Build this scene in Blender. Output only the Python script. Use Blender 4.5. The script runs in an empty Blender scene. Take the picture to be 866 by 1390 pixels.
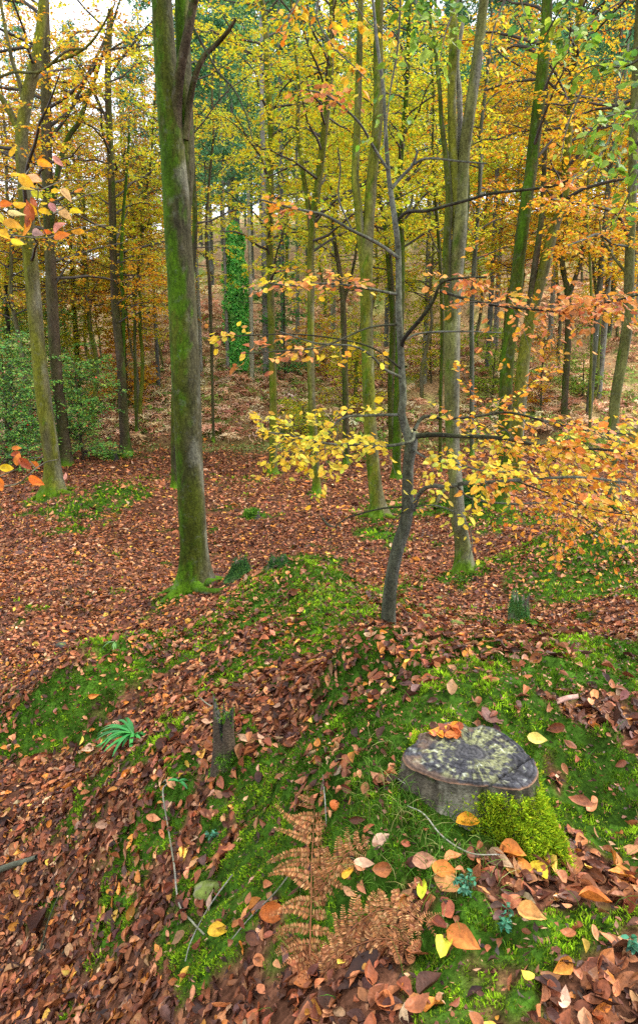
import bpy, math
import numpy as np
from math import radians as R

sc = bpy.context.scene
C = sc.collection
rng = np.random.default_rng(7)

# ------------------------------------------------------------------ camera model
CAMZ = 3.4
PITCH = R(11.5)
FPX = 866.0
CX, CY = 433.0, 650.0
cp, sp = math.cos(PITCH), math.sin(PITCH)

def ray(px, py):
    """world direction with unit depth along the optical axis"""
    a = (px - CX) / FPX; b = (py - CY) / FPX
    return np.array([a, cp - b * sp, -sp - b * cp])
def WD(px, py, D):
    return np.array([0, 0, CAMZ]) + ray(px, py) * D
def WY(px, py, Y):
    r = ray(px, py)
    return np.array([0, 0, CAMZ]) + r * (Y / r[1])
def WZ(px, py, z):
    r = ray(px, py)
    return np.array([0, 0, CAMZ]) + r * ((z - CAMZ) / r[2])
def PROJ(P):
    P = np.asarray(P, float); q = P - np.array([0, 0, CAMZ])
    d = q[..., 1] * cp - q[..., 2] * sp
    v = -q[..., 1] * sp - q[..., 2] * cp
    return CX + FPX * q[..., 0] / d, CY + FPX * v / d, d

# ------------------------------------------------------------------ noise
def _h(ix, iy, iz, seed):
    n = (ix.astype(np.int64) * 374761393 + iy.astype(np.int64) * 668265263 + iz.astype(np.int64) * 2147483647 + seed * 974634777) & 0xffffffff
    n = ((n ^ (n >> 13)) * 1274126177) & 0xffffffff
    n = ((n ^ (n >> 16)) * 2246822519) & 0xffffffff
    return ((n ^ (n >> 15)) & 0xffffff) / float(0xffffff)
def noise3(x, y, z, seed=0):
    x, y, z = np.broadcast_arrays(np.asarray(x, float), np.asarray(y, float), np.asarray(z, float))
    x0, y0, z0 = np.floor(x), np.floor(y), np.floor(z)
    fx, fy, fz = x - x0, y - y0, z - z0
    fx = fx * fx * (3 - 2 * fx); fy = fy * fy * (3 - 2 * fy); fz = fz * fz * (3 - 2 * fz)
    r = 0
    for a in (0, 1):
        wa = fx if a else 1 - fx
        for b in (0, 1):
            wb = fy if b else 1 - fy
            for c in (0, 1):
                wc = fz if c else 1 - fz
                r = r + wa * wb * wc * _h(x0 + a, y0 + b, z0 + c, seed)
    return r * 2 - 1
def fbm(x, y, z=0.0, seed=0, o=4):
    s = 0; a = 1; t = 0
    for i in range(o):
        s = s + a * noise3(np.asarray(x) * 2**i, np.asarray(y) * 2**i, np.asarray(z) * 2**i, seed + i); t += a; a *= .5
    return s / t
def sstep(a, b, x):
    t = np.clip((np.asarray(x, float) - a) / (b - a), 0, 1); return t * t * (3 - 2 * t)
def norm(v):
    return v / np.maximum(np.linalg.norm(v, axis=-1, keepdims=True), 1e-9)

# ------------------------------------------------------------------ terrain
CPX = [(643,1130,1.85),(860,1280,1.5),(433,1290,1.75),(433,1390,1.5),(860,1390,1.35),(860,1000,2.3),(860,880,3.3),(700,862,3.55),(560,864,3.6),
       (520,885,3.25),(480,905,3.15),(430,990,2.75),(300,1010,2.95),(300,1200,2.25),(150,1290,2.5),(150,1100,3.1),
       (0,1290,3.0),(0,1100,3.7),(175,990,3.6),(90,1000,4.1),(110,930,4.45),(60,850,6.2),(60,760,9.0),(60,700,12.2),
       (262,795,7.6),(395,768,6.5),(330,778,6.7),(420,900,3.75),(440,830,5.0),(300,855,5.5),(190,872,6.0),(600,832,7.0),
       (600,795,8.1),(632,778,9.0),(527,849,4.4),(800,742,9.0),(740,770,8.3),(860,760,8.5),(700,885,4.3),(600,880,4.5),(820,885,4.3),(660,838,6.6),(455,785,6.0),(490,826,5.0),(395,790,8.4),(480,812,7.4),(330,792,8.8),(560,800,8.0),(790,822,7.0),(700,825,7.2),
       (680,692,13.0),(836,692,13.2),(512,700,12.6),(430,668,15),(200,740,10.2),(400,730,10.6),(560,740,10.4),(345,697,12.8),(75,670,14.5)]
cpts = [WD(*c) for c in CPX] + [WZ(545,1085,2.055), WZ(600,1106,2.01), WZ(778,1122,1.92), WZ(690,1112,1.98), WZ(560,985,2.12), WZ(710,985,2.11), WZ(640,1000,2.12)] + [np.array(p, float) for p in
       [(0,-2.5,2.15),(3,-2,2.15),(3.5,1,2.1),(6,3,1.9),(7,8,.9),(9,5,1.3),(-2.5,-2,.9),(-4,0,.4),(-5,4,.4),(-8,2,.1),(-8,8,.1),(0,.3,2.05),(10,-3,2.2),(-10,-5,0),(0,-8,2.1)]]
cpts = np.array(cpts)
def _tps(r2):
    return np.where(r2 > 1e-12, .5 * r2 * np.log(np.maximum(r2, 1e-12)), 0)
_n = len(cpts)
_K = _tps(((cpts[:, None, :2] - cpts[None, :, :2]) ** 2).sum(-1)) + np.eye(_n) * .02
_P = np.c_[np.ones(_n), cpts[:, :2]]
_A = np.block([[_K, _P], [_P.T, np.zeros((3, 3))]])
_w = np.linalg.solve(_A, np.r_[cpts[:, 2], 0, 0, 0])

BUMPS = [tuple(WD(a, b, d)[:2]) + (am, rr) for a, b, d, am, rr in ((495,925,3.0,.19,.26), (420,990,2.9,-.10,.2), (110,1000,3.9,-.16,.35), (225,955,4.0,-.13,.3), (330,900,4.5,.10,.3), (470,1085,2.1,.04,.2), (420,880,3.9,.07,.35), (800,757,8.6,.42,.8), (700,775,8.2,.16,.6), (395,800,6.0,.12,.5), (450,830,5.2,.08,.35),
    (90,925,4.6,.19,.36), (190,893,5.0,.15,.36), (300,862,5.4,.14,.4), (300,1035,2.75,.06,.22), (210,1110,2.9,.05,.2), (640,665,14.0,.25,.8), (150,670,14,.18,.9), (500,1150,1.85,.03,.2), (850,805,6.4,.15,.4))]
def HB(x, y):
    """large shape of the ground"""
    x = np.asarray(x, float); y = np.asarray(y, float)
    shp = np.broadcast(x, y).shape
    x = np.broadcast_to(x, shp).ravel(); y = np.broadcast_to(y, shp).ravel()
    out = np.zeros(x.shape)
    r = np.hypot(x, y - 3)
    for (bx, by, ba, br) in BUMPS: out += ba * np.exp(-((x - bx) ** 2 + (y - by) ** 2) / br ** 2)
    k = np.where(r < 19)[0]
    for i in range(0, len(k), 40000):
        kk = k[i:i + 40000]
        q = np.stack([x[kk], y[kk]], -1)
        z = _tps(((q[:, None] - cpts[None, :, :2]) ** 2).sum(-1)) @ _w[:_n] + _w[_n] + q @ _w[_n + 1:]
        out[kk] += np.clip(z, -.4, 2.5) * (1 - sstep(11.5, 17, r[kk]))
    out += fbm(x * .22, y * .22, 3.1, 5, 3) * .28 * sstep(10, 16, y)
    yy = y - 23.6 - 1.2 * np.sin(x * .17 + .5) + .04 * x
    hill = np.where(yy > 0, (.31 * yy) + .35 * (1 - np.exp(-yy / 1.2)), 0)
    hill = np.minimum(hill, 17 + (yy - 55) * .2) * (.5 + .5 * sstep(-.50, -.12, x / np.maximum(y, 1)))
    out += np.where(yy > 0, hill, 0)
    out += np.where(yy > 1, fbm(x * .12, y * .12, 0, 9, 4) * 1.5 * sstep(1, 10, yy), 0)
    return out.reshape(shp)
def H(x, y):
    x = np.asarray(x, float); y = np.asarray(y, float)
    d = np.hypot(x, y)
    h = HB(x, y)
    h = h + fbm(x * 1.1, y * 1.1, 0, 21, 3) * .05 * sstep(.5, 3, d)
    h = h + fbm(x * 4.2, y * 4.2, 0, 31, 3) * .022
    m = MOSS(x, y)
    h = h + m * (.006 + .03 * fbm(x * 6, y * 6, 0, 41, 3) + .045 * (.55 - np.abs(noise3(x * 11 + 2 * noise3(x * 5, y * 5, 0, 47), y * 11, 0, 45))))
    return h
def GROUND(px, py, base=True):
    t = .7 * 1.006 ** np.arange(1000)
    r = ray(px, py)
    P = np.array([0, 0, CAMZ]) + r[None] * t[:, None]
    f = P[:, 2] - (HB(P[:, 0], P[:, 1]) if base else H(P[:, 0], P[:, 1]))
    k = np.argmax(f < 0)
    if f[k] >= 0: k = len(t) - 1
    a = f[k - 1] / max(f[k - 1] - f[k], 1e-9) if k > 0 else 0
    return P[k - 1] + (P[k] - P[k - 1]) * a

# moss patches: seen size in the photo turned once into metres on the ground
MB_ = [(500,925,75,38,1.3),(560,880,90,22,1.5),(700,872,170,22,1.7),(700,892,170,26,1.6),(825,880,85,26,1.5),(830,900,60,26,1.1),(600,905,60,22,1),(640,955,100,26,1.1),(720,930,60,16,.8),(540,960,50,20,1),(500,1010,55,45,1),
       (560,1095,80,60,1.3),(480,1080,50,50,1.1),(430,1150,50,50,1),(600,1165,60,30,.9),(720,1085,45,45,1.2),(800,1060,50,40,1),(800,1110,50,40,.9),
       (810,1255,70,25,.8),(700,1275,60,20,.7),(600,1270,60,25,.7),(480,1210,90,45,1),(380,1130,50,45,1.1),(350,1050,40,40,1),(330,1190,45,50,1.1),
       (270,1200,32,50,1),(300,1280,70,40,1),(150,1265,30,28,.8),(120,930,70,10,.95),(40,966,40,10,.9),(195,903,60,11,1.1),(255,882,60,12,1.2),(50,975,45,18,1.1),(190,888,70,8,.9),(300,862,110,15,1.25),(330,905,70,16,1.1),
       (400,872,60,16,1.1),(440,840,60,18,1.2),(405,800,90,26,1.6),(470,870,60,18,1.5),(350,835,80,18,1.2),(350,790,50,12,.9),(460,812,28,22,1),(370,940,40,14,.8),(240,985,25,12,.7),(315,1020,28,45,1.2),
       (205,1110,20,40,1),(165,1165,16,22,.8),(240,1090,22,40,.9),(290,1120,25,45,1),(120,690,50,14,.9),(160,665,35,8,1.1),(90,722,28,8,.7),(210,650,18,6,.7),(430,762,32,5,1),(410,785,30,5,.8),
       (560,690,55,12,1),(525,728,28,14,1),(500,705,22,7,1.1),(628,783,38,10,1.2),(792,755,80,26,1.5),(700,752,80,18,1.1),(850,803,26,8,1.1),(680,705,50,16,1.1),
       (720,800,45,10,.7),(690,848,60,7,1),(850,700,35,12,1),(345,700,16,4,1),(262,793,26,9,1.2),(225,818,28,6,1.1),(75,672,20,7,1.1),(170,618,14,3,1),(430,672,14,5,1),(650,845,40,6,.9),
       (760,1015,25,12,.5),(640,1240,30,18,.6),(860,1180,30,20,.5),(540,800,30,9,.4),(300,690,30,7,.4),(150,780,18,5,.3),(330,655,20,5,.5),(230,720,20,6,.4)]
_mb = []
MOSS = lambda x, y: np.zeros(np.broadcast(x, y).shape)
for (px, py, rx, ry, s) in MB_:
    g = GROUND(px, py)
    d = PROJ(g)[2]
    dep = max(.16, (CAMZ - g[2]) / np.linalg.norm(g - [0, 0, CAMZ]))
    _mb.append((g[0], g[1], rx * d / FPX, min(ry * d / FPX / dep, 2.2 * rx * d / FPX + .3), s))
_mb = np.array(_mb)
def MOSS(x, y):
    x = np.asarray(x, float); y = np.asarray(y, float)
    s = np.zeros(np.broadcast(x, y).shape)
    for (a, b, rx, ry, w) in _mb:
        s = np.maximum(s, w * np.exp(-.8 * (((x - a) / rx) ** 2 + ((y - b) / ry) ** 2)))
    s = s + .46 * fbm(x * 2.7, y * 2.7, 0, 51, 3) + .42 * fbm(x * 8, y * 8, 0, 57, 3) - .12 * (1 - sstep(10, 24, y)) * sstep(5, 9, y)
    return sstep(.12, .38, s)
def TRACK(x, y):
    yy = y - 22.3 - 1.2 * np.sin(x * .17 + .5) + .04 * x
    return np.exp(-(yy / 1.1) ** 2) * sstep(-.5, .3, fbm(x * .6, y * .9, 0, 61, 3))

def HN(x, y):
    e = .03
    zx = (H(x + e, y) - H(x - e, y)) / (2 * e); zy = (H(x, y + e) - H(x, y - e)) / (2 * e)
    return norm(np.stack([-zx, -zy, np.ones_like(zx)], -1))

# ------------------------------------------------------------------ mesh builder
class MB:
    def __init__(s): s.V = []; s.F = []; s.C = []; s.n = 0
    def add(s, V, F, col, mi=0):
        V = np.asarray(V, float).reshape(-1, 3)
        F = np.asarray(F, np.int64)
        col = np.asarray(col, float)
        if col.ndim == 1: col = np.broadcast_to(col, (len(V), 3))
        s.V.append(V); s.C.append(col.reshape(-1, 3)); s.F.append((F + s.n, mi)); s.n += len(V)
    def build(s, name, mats, parent=None, smooth=True):
        me = bpy.data.meshes.new(name)
        V = np.concatenate(s.V); Cc = np.concatenate(s.C)
        loops = np.concatenate([f.ravel() for f, m in s.F])
        tot = np.concatenate([np.full(len(f), f.shape[1]) for f, m in s.F])
        mi = np.concatenate([np.full(len(f), m) for f, m in s.F])
        st = np.r_[0, np.cumsum(tot)[:-1]]
        org = np.zeros(3)
        if parent is not None: org = np.array(parent.location)
        me.vertices.add(len(V)); me.vertices.foreach_set('co', (V - org).astype(np.float32).ravel())
        me.loops.add(len(loops)); me.loops.foreach_set('vertex_index', loops.astype(np.int32))
        me.polygons.add(len(tot)); me.polygons.foreach_set('loop_start', st.astype(np.int32))
        me.polygons.foreach_set('loop_total', tot.astype(np.int32))
        me.polygons.foreach_set('material_index', mi.astype(np.int32))
        me.polygons.foreach_set('use_smooth', np.full(len(tot), smooth))
        a = me.color_attributes.new('Col', 'FLOAT_COLOR', 'POINT')
        a.data.foreach_set('color', np.c_[np.clip(Cc, 0, 1), np.ones(len(Cc))].astype(np.float32).ravel())
        for m in (mats if isinstance(mats, (list, tuple)) else [mats]): me.materials.append(m)
        me.update(calc_edges=True)
        o = bpy.data.objects.new(name, me); C.objects.link(o)
        if parent is not None: o.parent = parent
        return o
def tag(o, label=None, cat=None, group=None, kind=None):
    if label: o['label'] = label
    if cat: o['category'] = cat
    if group: o['group'] = group
    if kind: o['kind'] = kind
    return o
def thing(name, loc, label, cat, group=None):
    o = bpy.data.objects.new(name, None); C.objects.link(o); o.location = [float(v) for v in loc]
    o.empty_display_size = .1
    return tag(o, label, cat, group)

# ------------------------------------------------------------------ materials
def newmat(name):
    m = bpy.data.materials.new(name); m.use_nodes = True
    nt = m.node_tree; nt.nodes.clear()
    return m, nt, nt.nodes, nt.links
def mat(name, rough=.6, spec=.4, nscale=40, namp=.35, bump=.0, bscale=60, trans=0., stretch=(1, 1, 1), ns2=6, namp2=.25, sheen=0., spots=0.):
    m, nt, N, L = newmat(name)
    out = N.new('ShaderNodeOutputMaterial'); p = N.new('ShaderNodeBsdfPrincipled')
    at = N.new('ShaderNodeAttribute'); at.attribute_name = 'Col'
    tc = N.new('ShaderNodeTexCoord'); mp = N.new('ShaderNodeMapping'); mp.inputs['Scale'].default_value = stretch
    L.new(tc.outputs['Object'], mp.inputs['Vector'])
    def nz(scale, det=5):
        n = N.new('ShaderNodeTexNoise'); n.inputs['Scale'].default_value = scale; n.inputs['Detail'].default_value = det
        L.new(mp.outputs['Vector'], n.inputs['Vector']); return n
    col = at.outputs['Color']
    for (s, a) in ((nscale, namp), (ns2, namp2)):
        if a <= 0: continue
        n = nz(s)
        mr = N.new('ShaderNodeMapRange'); mr.inputs['From Min'].default_value = .3; mr.inputs['From Max'].default_value = .7
        mr.inputs['To Min'].default_value = 1 - a; mr.inputs['To Max'].default_value = 1 + a
        L.new(n.outputs['Fac'], mr.inputs['Value'])
        mx = N.new('ShaderNodeVectorMath'); mx.operation = 'SCALE'
        L.new(col, mx.inputs[0]); L.new(mr.outputs['Result'], mx.inputs['Scale']); col = mx.outputs['Vector']
    if spots:
        n = N.new('ShaderNodeTexNoise'); n.inputs['Scale'].default_value = 75; n.inputs['Detail'].default_value = 8; n.inputs['Roughness'].default_value = .7
        L.new(tc.outputs['Object'], n.inputs['Vector'])
        mr = N.new('ShaderNodeMapRange'); mr.inputs['From Min'].default_value = .42; mr.inputs['From Max'].default_value = .56
        mr.inputs['To Min'].default_value = 1 - spots; mr.inputs['To Max'].default_value = 1.15; L.new(n.outputs['Fac'], mr.inputs['Value'])
        mx = N.new('ShaderNodeVectorMath'); mx.operation = 'SCALE'; L.new(col, mx.inputs[0]); L.new(mr.outputs['Result'], mx.inputs['Scale']); col = mx.outputs['Vector']
        n3 = N.new('ShaderNodeTexNoise'); n3.inputs['Scale'].default_value = 9; n3.inputs['Detail'].default_value = 9; n3.inputs['Roughness'].default_value = .75; L.new(tc.outputs['Object'], n3.inputs['Vector'])
        mr = N.new('ShaderNodeMapRange'); mr.inputs['From Min'].default_value = .56; mr.inputs['From Max'].default_value = .62; mr.inputs['To Max'].default_value = .22; L.new(n3.outputs['Fac'], mr.inputs['Value'])
        mc = N.new('ShaderNodeMix'); mc.data_type = 'RGBA'; L.new(mr.outputs['Result'], mc.inputs[0]); L.new(col, mc.inputs[6]); mc.inputs[7].default_value = (.16, .165, .135, 1); col = mc.outputs[2]
    L.new(col, p.inputs['Base Color'])
    p.inputs['Roughness'].default_value = rough; p.inputs['Specular IOR Level'].default_value = spec
    if sheen: p.inputs['Sheen Weight'].default_value = sheen
    if bump > 0:
        n = nz(bscale, 6); b = N.new('ShaderNodeBump'); b.inputs['Strength'].default_value = bump; b.inputs['Distance'].default_value = .02
        L.new(n.outputs['Fac'], b.inputs['Height']); L.new(b.outputs['Normal'], p.inputs['Normal'])
    if trans > 0:
        t = N.new('ShaderNodeBsdfTranslucent'); L.new(col, t.inputs['Color'])
        ms = N.new('ShaderNodeMixShader'); ms.inputs['Fac'].default_value = trans
        L.new(p.outputs[0], ms.inputs[1]); L.new(t.outputs[0], ms.inputs[2]); L.new(ms.outputs[0], out.inputs['Surface'])
    else: L.new(p.outputs[0], out.inputs['Surface'])
    return m
M_BARK = mat('bark', .9, .10, 34, .38, .7, 48, stretch=(1, 1, .4), ns2=5, namp2=.35, spots=.38)
M_PINE = mat('pine_bark', .9, .15, 14, .4, .6, 30, stretch=(1, 1, .4), ns2=2, namp2=.25)
M_TWIG = mat('twig_bark', .8, .25, 60, .25, 0)
M_LEAF = mat('hanging_leaf', .5, .15, 90, .18, 0, trans=.55, ns2=0, namp2=0)
M_LEAFH = mat('near_leaf', .45, .25, 120, .22, .25, 160, trans=.4, ns2=35, namp2=.25)
M_LITTER = mat('fallen_leaf', .5, .22, 110, .25, .2, 140, trans=.08, ns2=30, namp2=.3)
M_NEEDLE = mat('needles', .7, .1, 3, .3, 0, trans=.25, ns2=.7, namp2=.3)
M_MOSS = mat('moss', .95, .03, 70, .35, 0, trans=.25, ns2=9, namp2=.35, sheen=.0)
M_HOLLY = mat('glossy_leaf', .4, .3, 30, .2, 0, trans=.15, ns2=0, namp2=0)
M_FERN = mat('dead_fern', .85, .1, 90, .25, 0, trans=.2, ns2=12, namp2=.2)
M_WOOD = mat('weathered_wood', .8, .25, 90, .35, .6, 120, ns2=20, namp2=.3)
M_STONE = mat('stone', .9, .2, 50, .3, .6, 60)

# ground: leaf mould under the loose leaves
def ground_mat():
    m, nt, N, L = newmat('ground')
    out = N.new('ShaderNodeOutputMaterial'); p = N.new('ShaderNodeBsdfPrincipled')
    at = N.new('ShaderNodeAttribute'); at.attribute_name = 'Col'
    tc = N.new('ShaderNodeTexCoord')
    v = N.new('ShaderNodeTexVoronoi'); v.inputs['Scale'].default_value = 17; L.new(tc.outputs['Object'], v.inputs['Vector'])
    hs = N.new('ShaderNodeSeparateColor'); L.new(v.outputs['Color'], hs.inputs['Color'])
    mr = N.new('ShaderNodeMapRange'); mr.inputs['To Min'].default_value = .55; mr.inputs['To Max'].default_value = 1.45; L.new(hs.outputs[0], mr.inputs['Value'])
    n = N.new('ShaderNodeTexNoise'); n.inputs['Scale'].default_value = 60; n.inputs['Detail'].default_value = 6; L.new(tc.outputs['Object'], n.inputs['Vector'])
    mr2 = N.new('ShaderNodeMapRange'); mr2.inputs['From Min'].default_value = .3; mr2.inputs['From Max'].default_value = .7
    mr2.inputs['To Min'].default_value = .5; mr2.inputs['To Max'].default_value = 1.5; L.new(n.outputs['Fac'], mr2.inputs['Value'])
    mu = N.new('ShaderNodeMath'); mu.operation = 'MULTIPLY'; L.new(mr.outputs[0], mu.inputs[0]); L.new(mr2.outputs[0], mu.inputs[1])
    s = N.new('ShaderNodeVectorMath'); s.operation = 'SCALE'; L.new(at.outputs['Color'], s.inputs[0]); L.new(mu.outputs[0], s.inputs['Scale'])
    L.new(s.outputs[0], p.inputs['Base Color'])
    b = N.new('ShaderNodeBump'); b.inputs['Strength'].default_value = .7; b.inputs['Distance'].default_value = .02
    L.new(n.outputs['Fac'], b.inputs['Height']); L.new(b.outputs[0], p.inputs['Normal'])
    p.inputs['Roughness'].default_value = .95; p.inputs['Specular IOR Level'].default_value = .05
    L.new(p.outputs[0], out.inputs[0]); return m
M_GROUND = ground_mat()

# ------------------------------------------------------------------ leaves / tubes
def lt(kind):
    if kind == 'q':
        V = np.array([(0,0,0),(.42,.5,1),(1,0,0),(.42,-.5,1)], float); F = [np.array([(0,3,2,1)])]
    elif kind == 'm':
        V = np.array([(0,0,0),(.34,0,0),(.7,0,0),(1,0,0),(.3,.48,1),(.3,-.48,1),(.7,.38,.8),(.7,-.38,.8)], float)
        F = [np.array([(0,5,1),(0,1,4),(7,3,2),(2,3,6)]), np.array([(5,7,2,1),(1,2,6,4)])]
    else:
        us = [0, .13, .3, .5, .7, .88, 1.0]; ws = [0, .27, .46, .5, .4, .19, 0]
        V = [(0, 0, 0)]
        for i in range(1, 6):
            wv = .03 if i % 2 else -.02
            V += [(us[i] - .03, ws[i] + wv * .5, 1 * ws[i] * 2), (us[i], ws[i] * .5, .35), (us[i], 0, 0), (us[i], -ws[i] * .5, .35), (us[i] - .03, -ws[i] - wv * .5, 1 * ws[i] * 2)]
        V += [(1.03, 0, 0)]
        V = np.array(V, float)
        T = [(0, 1, 2), (0, 2, 3), (0, 3, 4), (0, 4, 5)]; Q = []
        for i in range(4):
            a = 1 + i * 5; b = a + 5
            Q += [(a, b, b + 1, a + 1), (a + 1, b + 1, b + 2, a + 2), (a + 2, b + 2, b + 3, a + 3), (a + 3, b + 3, b + 4, a + 4)]
        a = 21; t = 26
        T += [(a, t, a + 1), (a + 1, t, a + 2), (a + 2, t, a + 3), (a + 3, t, a + 4)]
        F = [np.array(T), np.array(Q)]
    return V, F
LT = {k: lt(k) for k in 'qmh'}
def leaves(mb, P, T, Nn, size, col, kind='q', aspect=.62, fold=.12, curl=.15, mi=0, center=False, edge=None, r=rng):
    P = np.asarray(P, float); n = len(P)
    if n == 0: return
    V, F = LT[kind]; k = len(V)
    T = norm(np.asarray(T, float)); Nn = np.asarray(Nn, float)
    Nn = norm(Nn - (Nn * T).sum(-1, keepdims=True) * T); B = np.cross(Nn, T)
    size = np.broadcast_to(size, (n,)); aspect = np.broadcast_to(aspect, (n,))
    fd = fold * r.uniform(-.6, 2.2, n); cu = curl * r.uniform(-1.6, 2.4, n); tw = curl * r.normal(0, .9, n); ro = curl * r.uniform(-1, 2.4, n)
    u = V[None, :, 0] - (.5 if center else 0); v = V[None, :, 1] * aspect[:, None]
    w = V[None, :, 2] * fd[:, None] * aspect[:, None] * 1.2 + cu[:, None] * ((V[None, :, 0] - .5) ** 2) * 1.6 + tw[:, None] * (V[None, :, 0] - .5) * V[None, :, 1]
    if kind == 'h': w = w + ro[:, None] * (V[None, :, 1] ** 2) * 1.1 + .02 * r.normal(0, 1, (n, k))
    W = P[:, None] + (T[:, None] * u[..., None] + B[:, None] * v[..., None] + Nn[:, None] * w[..., None]) * size[:, None, None]
    cc = np.repeat(np.asarray(col, float)[:, None], k, 1)
    if edge is not None:
        e = np.abs(V[:, 1]) / .5
        cc = cc * (1 - (edge[:, None] * e[None] ** 2)[..., None]) 
        cc = cc * np.where(np.abs(V[:, 1]) < .01, .82, 1.0)[None, :, None]
    off = (np.arange(n) * k)[:, None, None]
    base = mb.n
    mb.V.append(W.reshape(-1, 3)); mb.C.append(cc.reshape(-1, 3)); mb.n += n * k
    for f in F: mb.F.append(((f[None] + off).reshape(-1, f.shape[1]) + base, mi))
def tubes(mb, P, Rr, n=5, col=(.1, .08, .06), mi=0, ref=(.31, .17, .93), cap=False):
    P = np.asarray(P, float); Rr = np.asarray(Rr, float)
    if P.ndim == 2: P = P[None]; Rr = Rr[None]
    K, M, _ = P.shape
    t = norm(np.gradient(P, axis=1)); rf = np.asarray(ref, float)
    a = norm(np.cross(t, rf)); b = np.cross(t, a)
    th = np.arange(n) / n * 2 * np.pi
    if Rr.ndim == 2: Rr = Rr[..., None]
    W = P[:, :, None] + (a[:, :, None] * np.cos(th)[:, None] + b[:, :, None] * np.sin(th)[:, None]) * Rr[..., None]
    i = np.arange(M - 1)[:, None] * n; j = np.arange(n)[None]
    q = np.stack([i + j, i + (j + 1) % n, i + n + (j + 1) % n, i + n + j], -1).reshape(-1, 4)
    q = (q[None] + (np.arange(K) * M * n)[:, None, None]).reshape(-1, 4)
    c = np.asarray(col, float)
    if c.ndim == 1: c = np.broadcast_to(c, (K * M * n, 3))
    mb.add(W.reshape(-1, 3), q, c.reshape(-1, 3), mi)
def crs(P, m):
    """Catmull-Rom resample of control points to m points"""
    P = np.asarray(P, float)
    Q = np.vstack([2 * P[0] - P[1], P, 2 * P[-1] - P[-2]])
    L = np.r_[0, np.cumsum(np.linalg.norm(np.diff(P[:, :3], axis=0), axis=1))]
    s = np.linspace(0, L[-1], m); k = np.clip(np.searchsorted(L, s, 'right') - 1, 0, len(P) - 2)
    t = ((s - L[k]) / np.maximum(L[k + 1] - L[k], 1e-9))[:, None]
    a, b, c, d = Q[k], Q[k + 1], Q[k + 2], Q[k + 3]
    return .5 * (2 * b + (c - a) * t + (2 * a - 5 * b + 4 * c - d) * t * t + (3 * b - a - 3 * c + d) * t ** 3)
def pick(pal, n, r=rng, var=.18):
    pal = np.array([p[:3] + (p[3] if len(p) > 3 else 1,) for p in pal], float)
    i = r.choice(len(pal), n, p=pal[:, 3] / pal[:, 3].sum())
    return np.clip(pal[i, :3] * np.exp(r.normal(0, var, (n, 1))) * np.exp(r.normal(0, .06, (n, 3))), 0, .95)

GOLD = [(.86,.64,.02,3.6),(.88,.74,.03,4),(.70,.72,.04,4.5),(.84,.42,.02,1.2),(.44,.60,.04,3.4),(.56,.22,.02,.3)]
LIME = [(.68,.68,.03,4),(.84,.68,.03,3),(.40,.56,.04,4),(.80,.42,.02,.6)]
ORNG = [(.88,.40,.02,4),(.80,.27,.02,2.6),(.90,.54,.03,3),(.58,.17,.02,1),(.84,.64,.04,1.8),(.48,.54,.04,.8)]
RUST = [(.56,.24,.03,4),(.44,.16,.03,3),(.70,.36,.04,3),(.62,.50,.04,3)]
GREEN = [(.16,.30,.03,4),(.28,.40,.04,3),(.08,.20,.03,2),(.5,.48,.04,1)]
MIX = [(.84,.46,.02,4),(.88,.60,.03,4),(.68,.60,.04,2.5),(.78,.26,.02,2.5),(.36,.46,.04,1)]
LITTER = [(.195,.060,.024,7),(.29,.102,.036,5),(.40,.180,.078,3.2),(.065,.024,.013,5.5),(.11,.05,.038,1),(.50,.19,.03,1.3),(.60,.37,.05,.3),(.46,.27,.15,.7)]

# ------------------------------------------------------------------ ground sheet
def ground():
    nr = 430; rad = np.r_[0.02, .25 * (320 / .25) ** (np.arange(nr) / (nr - 1))]
    a1 = np.linspace(-R(42), R(42), 380); a2 = np.linspace(R(42), R(318), 70)[1:-1]
    ang = np.r_[a1, a2]; na = len(ang)
    X = rad[:, None] * np.sin(ang)[None]; Y = rad[:, None] * np.cos(ang)[None]
    Z = H(X, Y)
    ms = MOSS(X, Y); tr = TRACK(X, Y)
    yy = Y - 23.6 - 1.2 * np.sin(X * .17 + .5) + .04 * X
    n1 = fbm(X * 2, Y * 2, 0, 71, 4)[..., None]; n2 = fbm(X * .5, Y * .5, 0, 75, 3)[..., None]
    br = np.array([.105, .045, .024]) * (1 + .5 * n1)
    mo = np.array([.030, .072, .006]) * (1 + .6 * n1)
    sl = np.array([.30, .19, .095]) * (1 + .4 * n1) * (1 - sstep(.1, .5, n2)) + np.array([.17, .22, .05]) * sstep(-.05, .35, n2)
    tk = np.array([.16, .20, .05]) * (1 + .3 * n1)
    s = sstep(-.5, 2, yy)[..., None]
    col = br * (1 - s) + sl * s
    col = col * (1 - tr[..., None] * .8) + tk * tr[..., None] * .8
    col = col * (1 - ms[..., None]) + mo * ms[..., None]
    mb = MB()
    i = np.arange(len(rad) - 1)[:, None] * na; j = np.arange(na)[None]
    q = np.stack([i + (j + 1) % na, i + j, i + na + j, i + na + (j + 1) % na], -1).reshape(-1, 4)
    mb.add(np.stack([X, Y, Z], -1).reshape(-1, 3), q[:, ::-1], col.reshape(-1, 3))
    o = mb.build('ground', M_GROUND); tag(o, kind='structure'); return o
ground()

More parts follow.
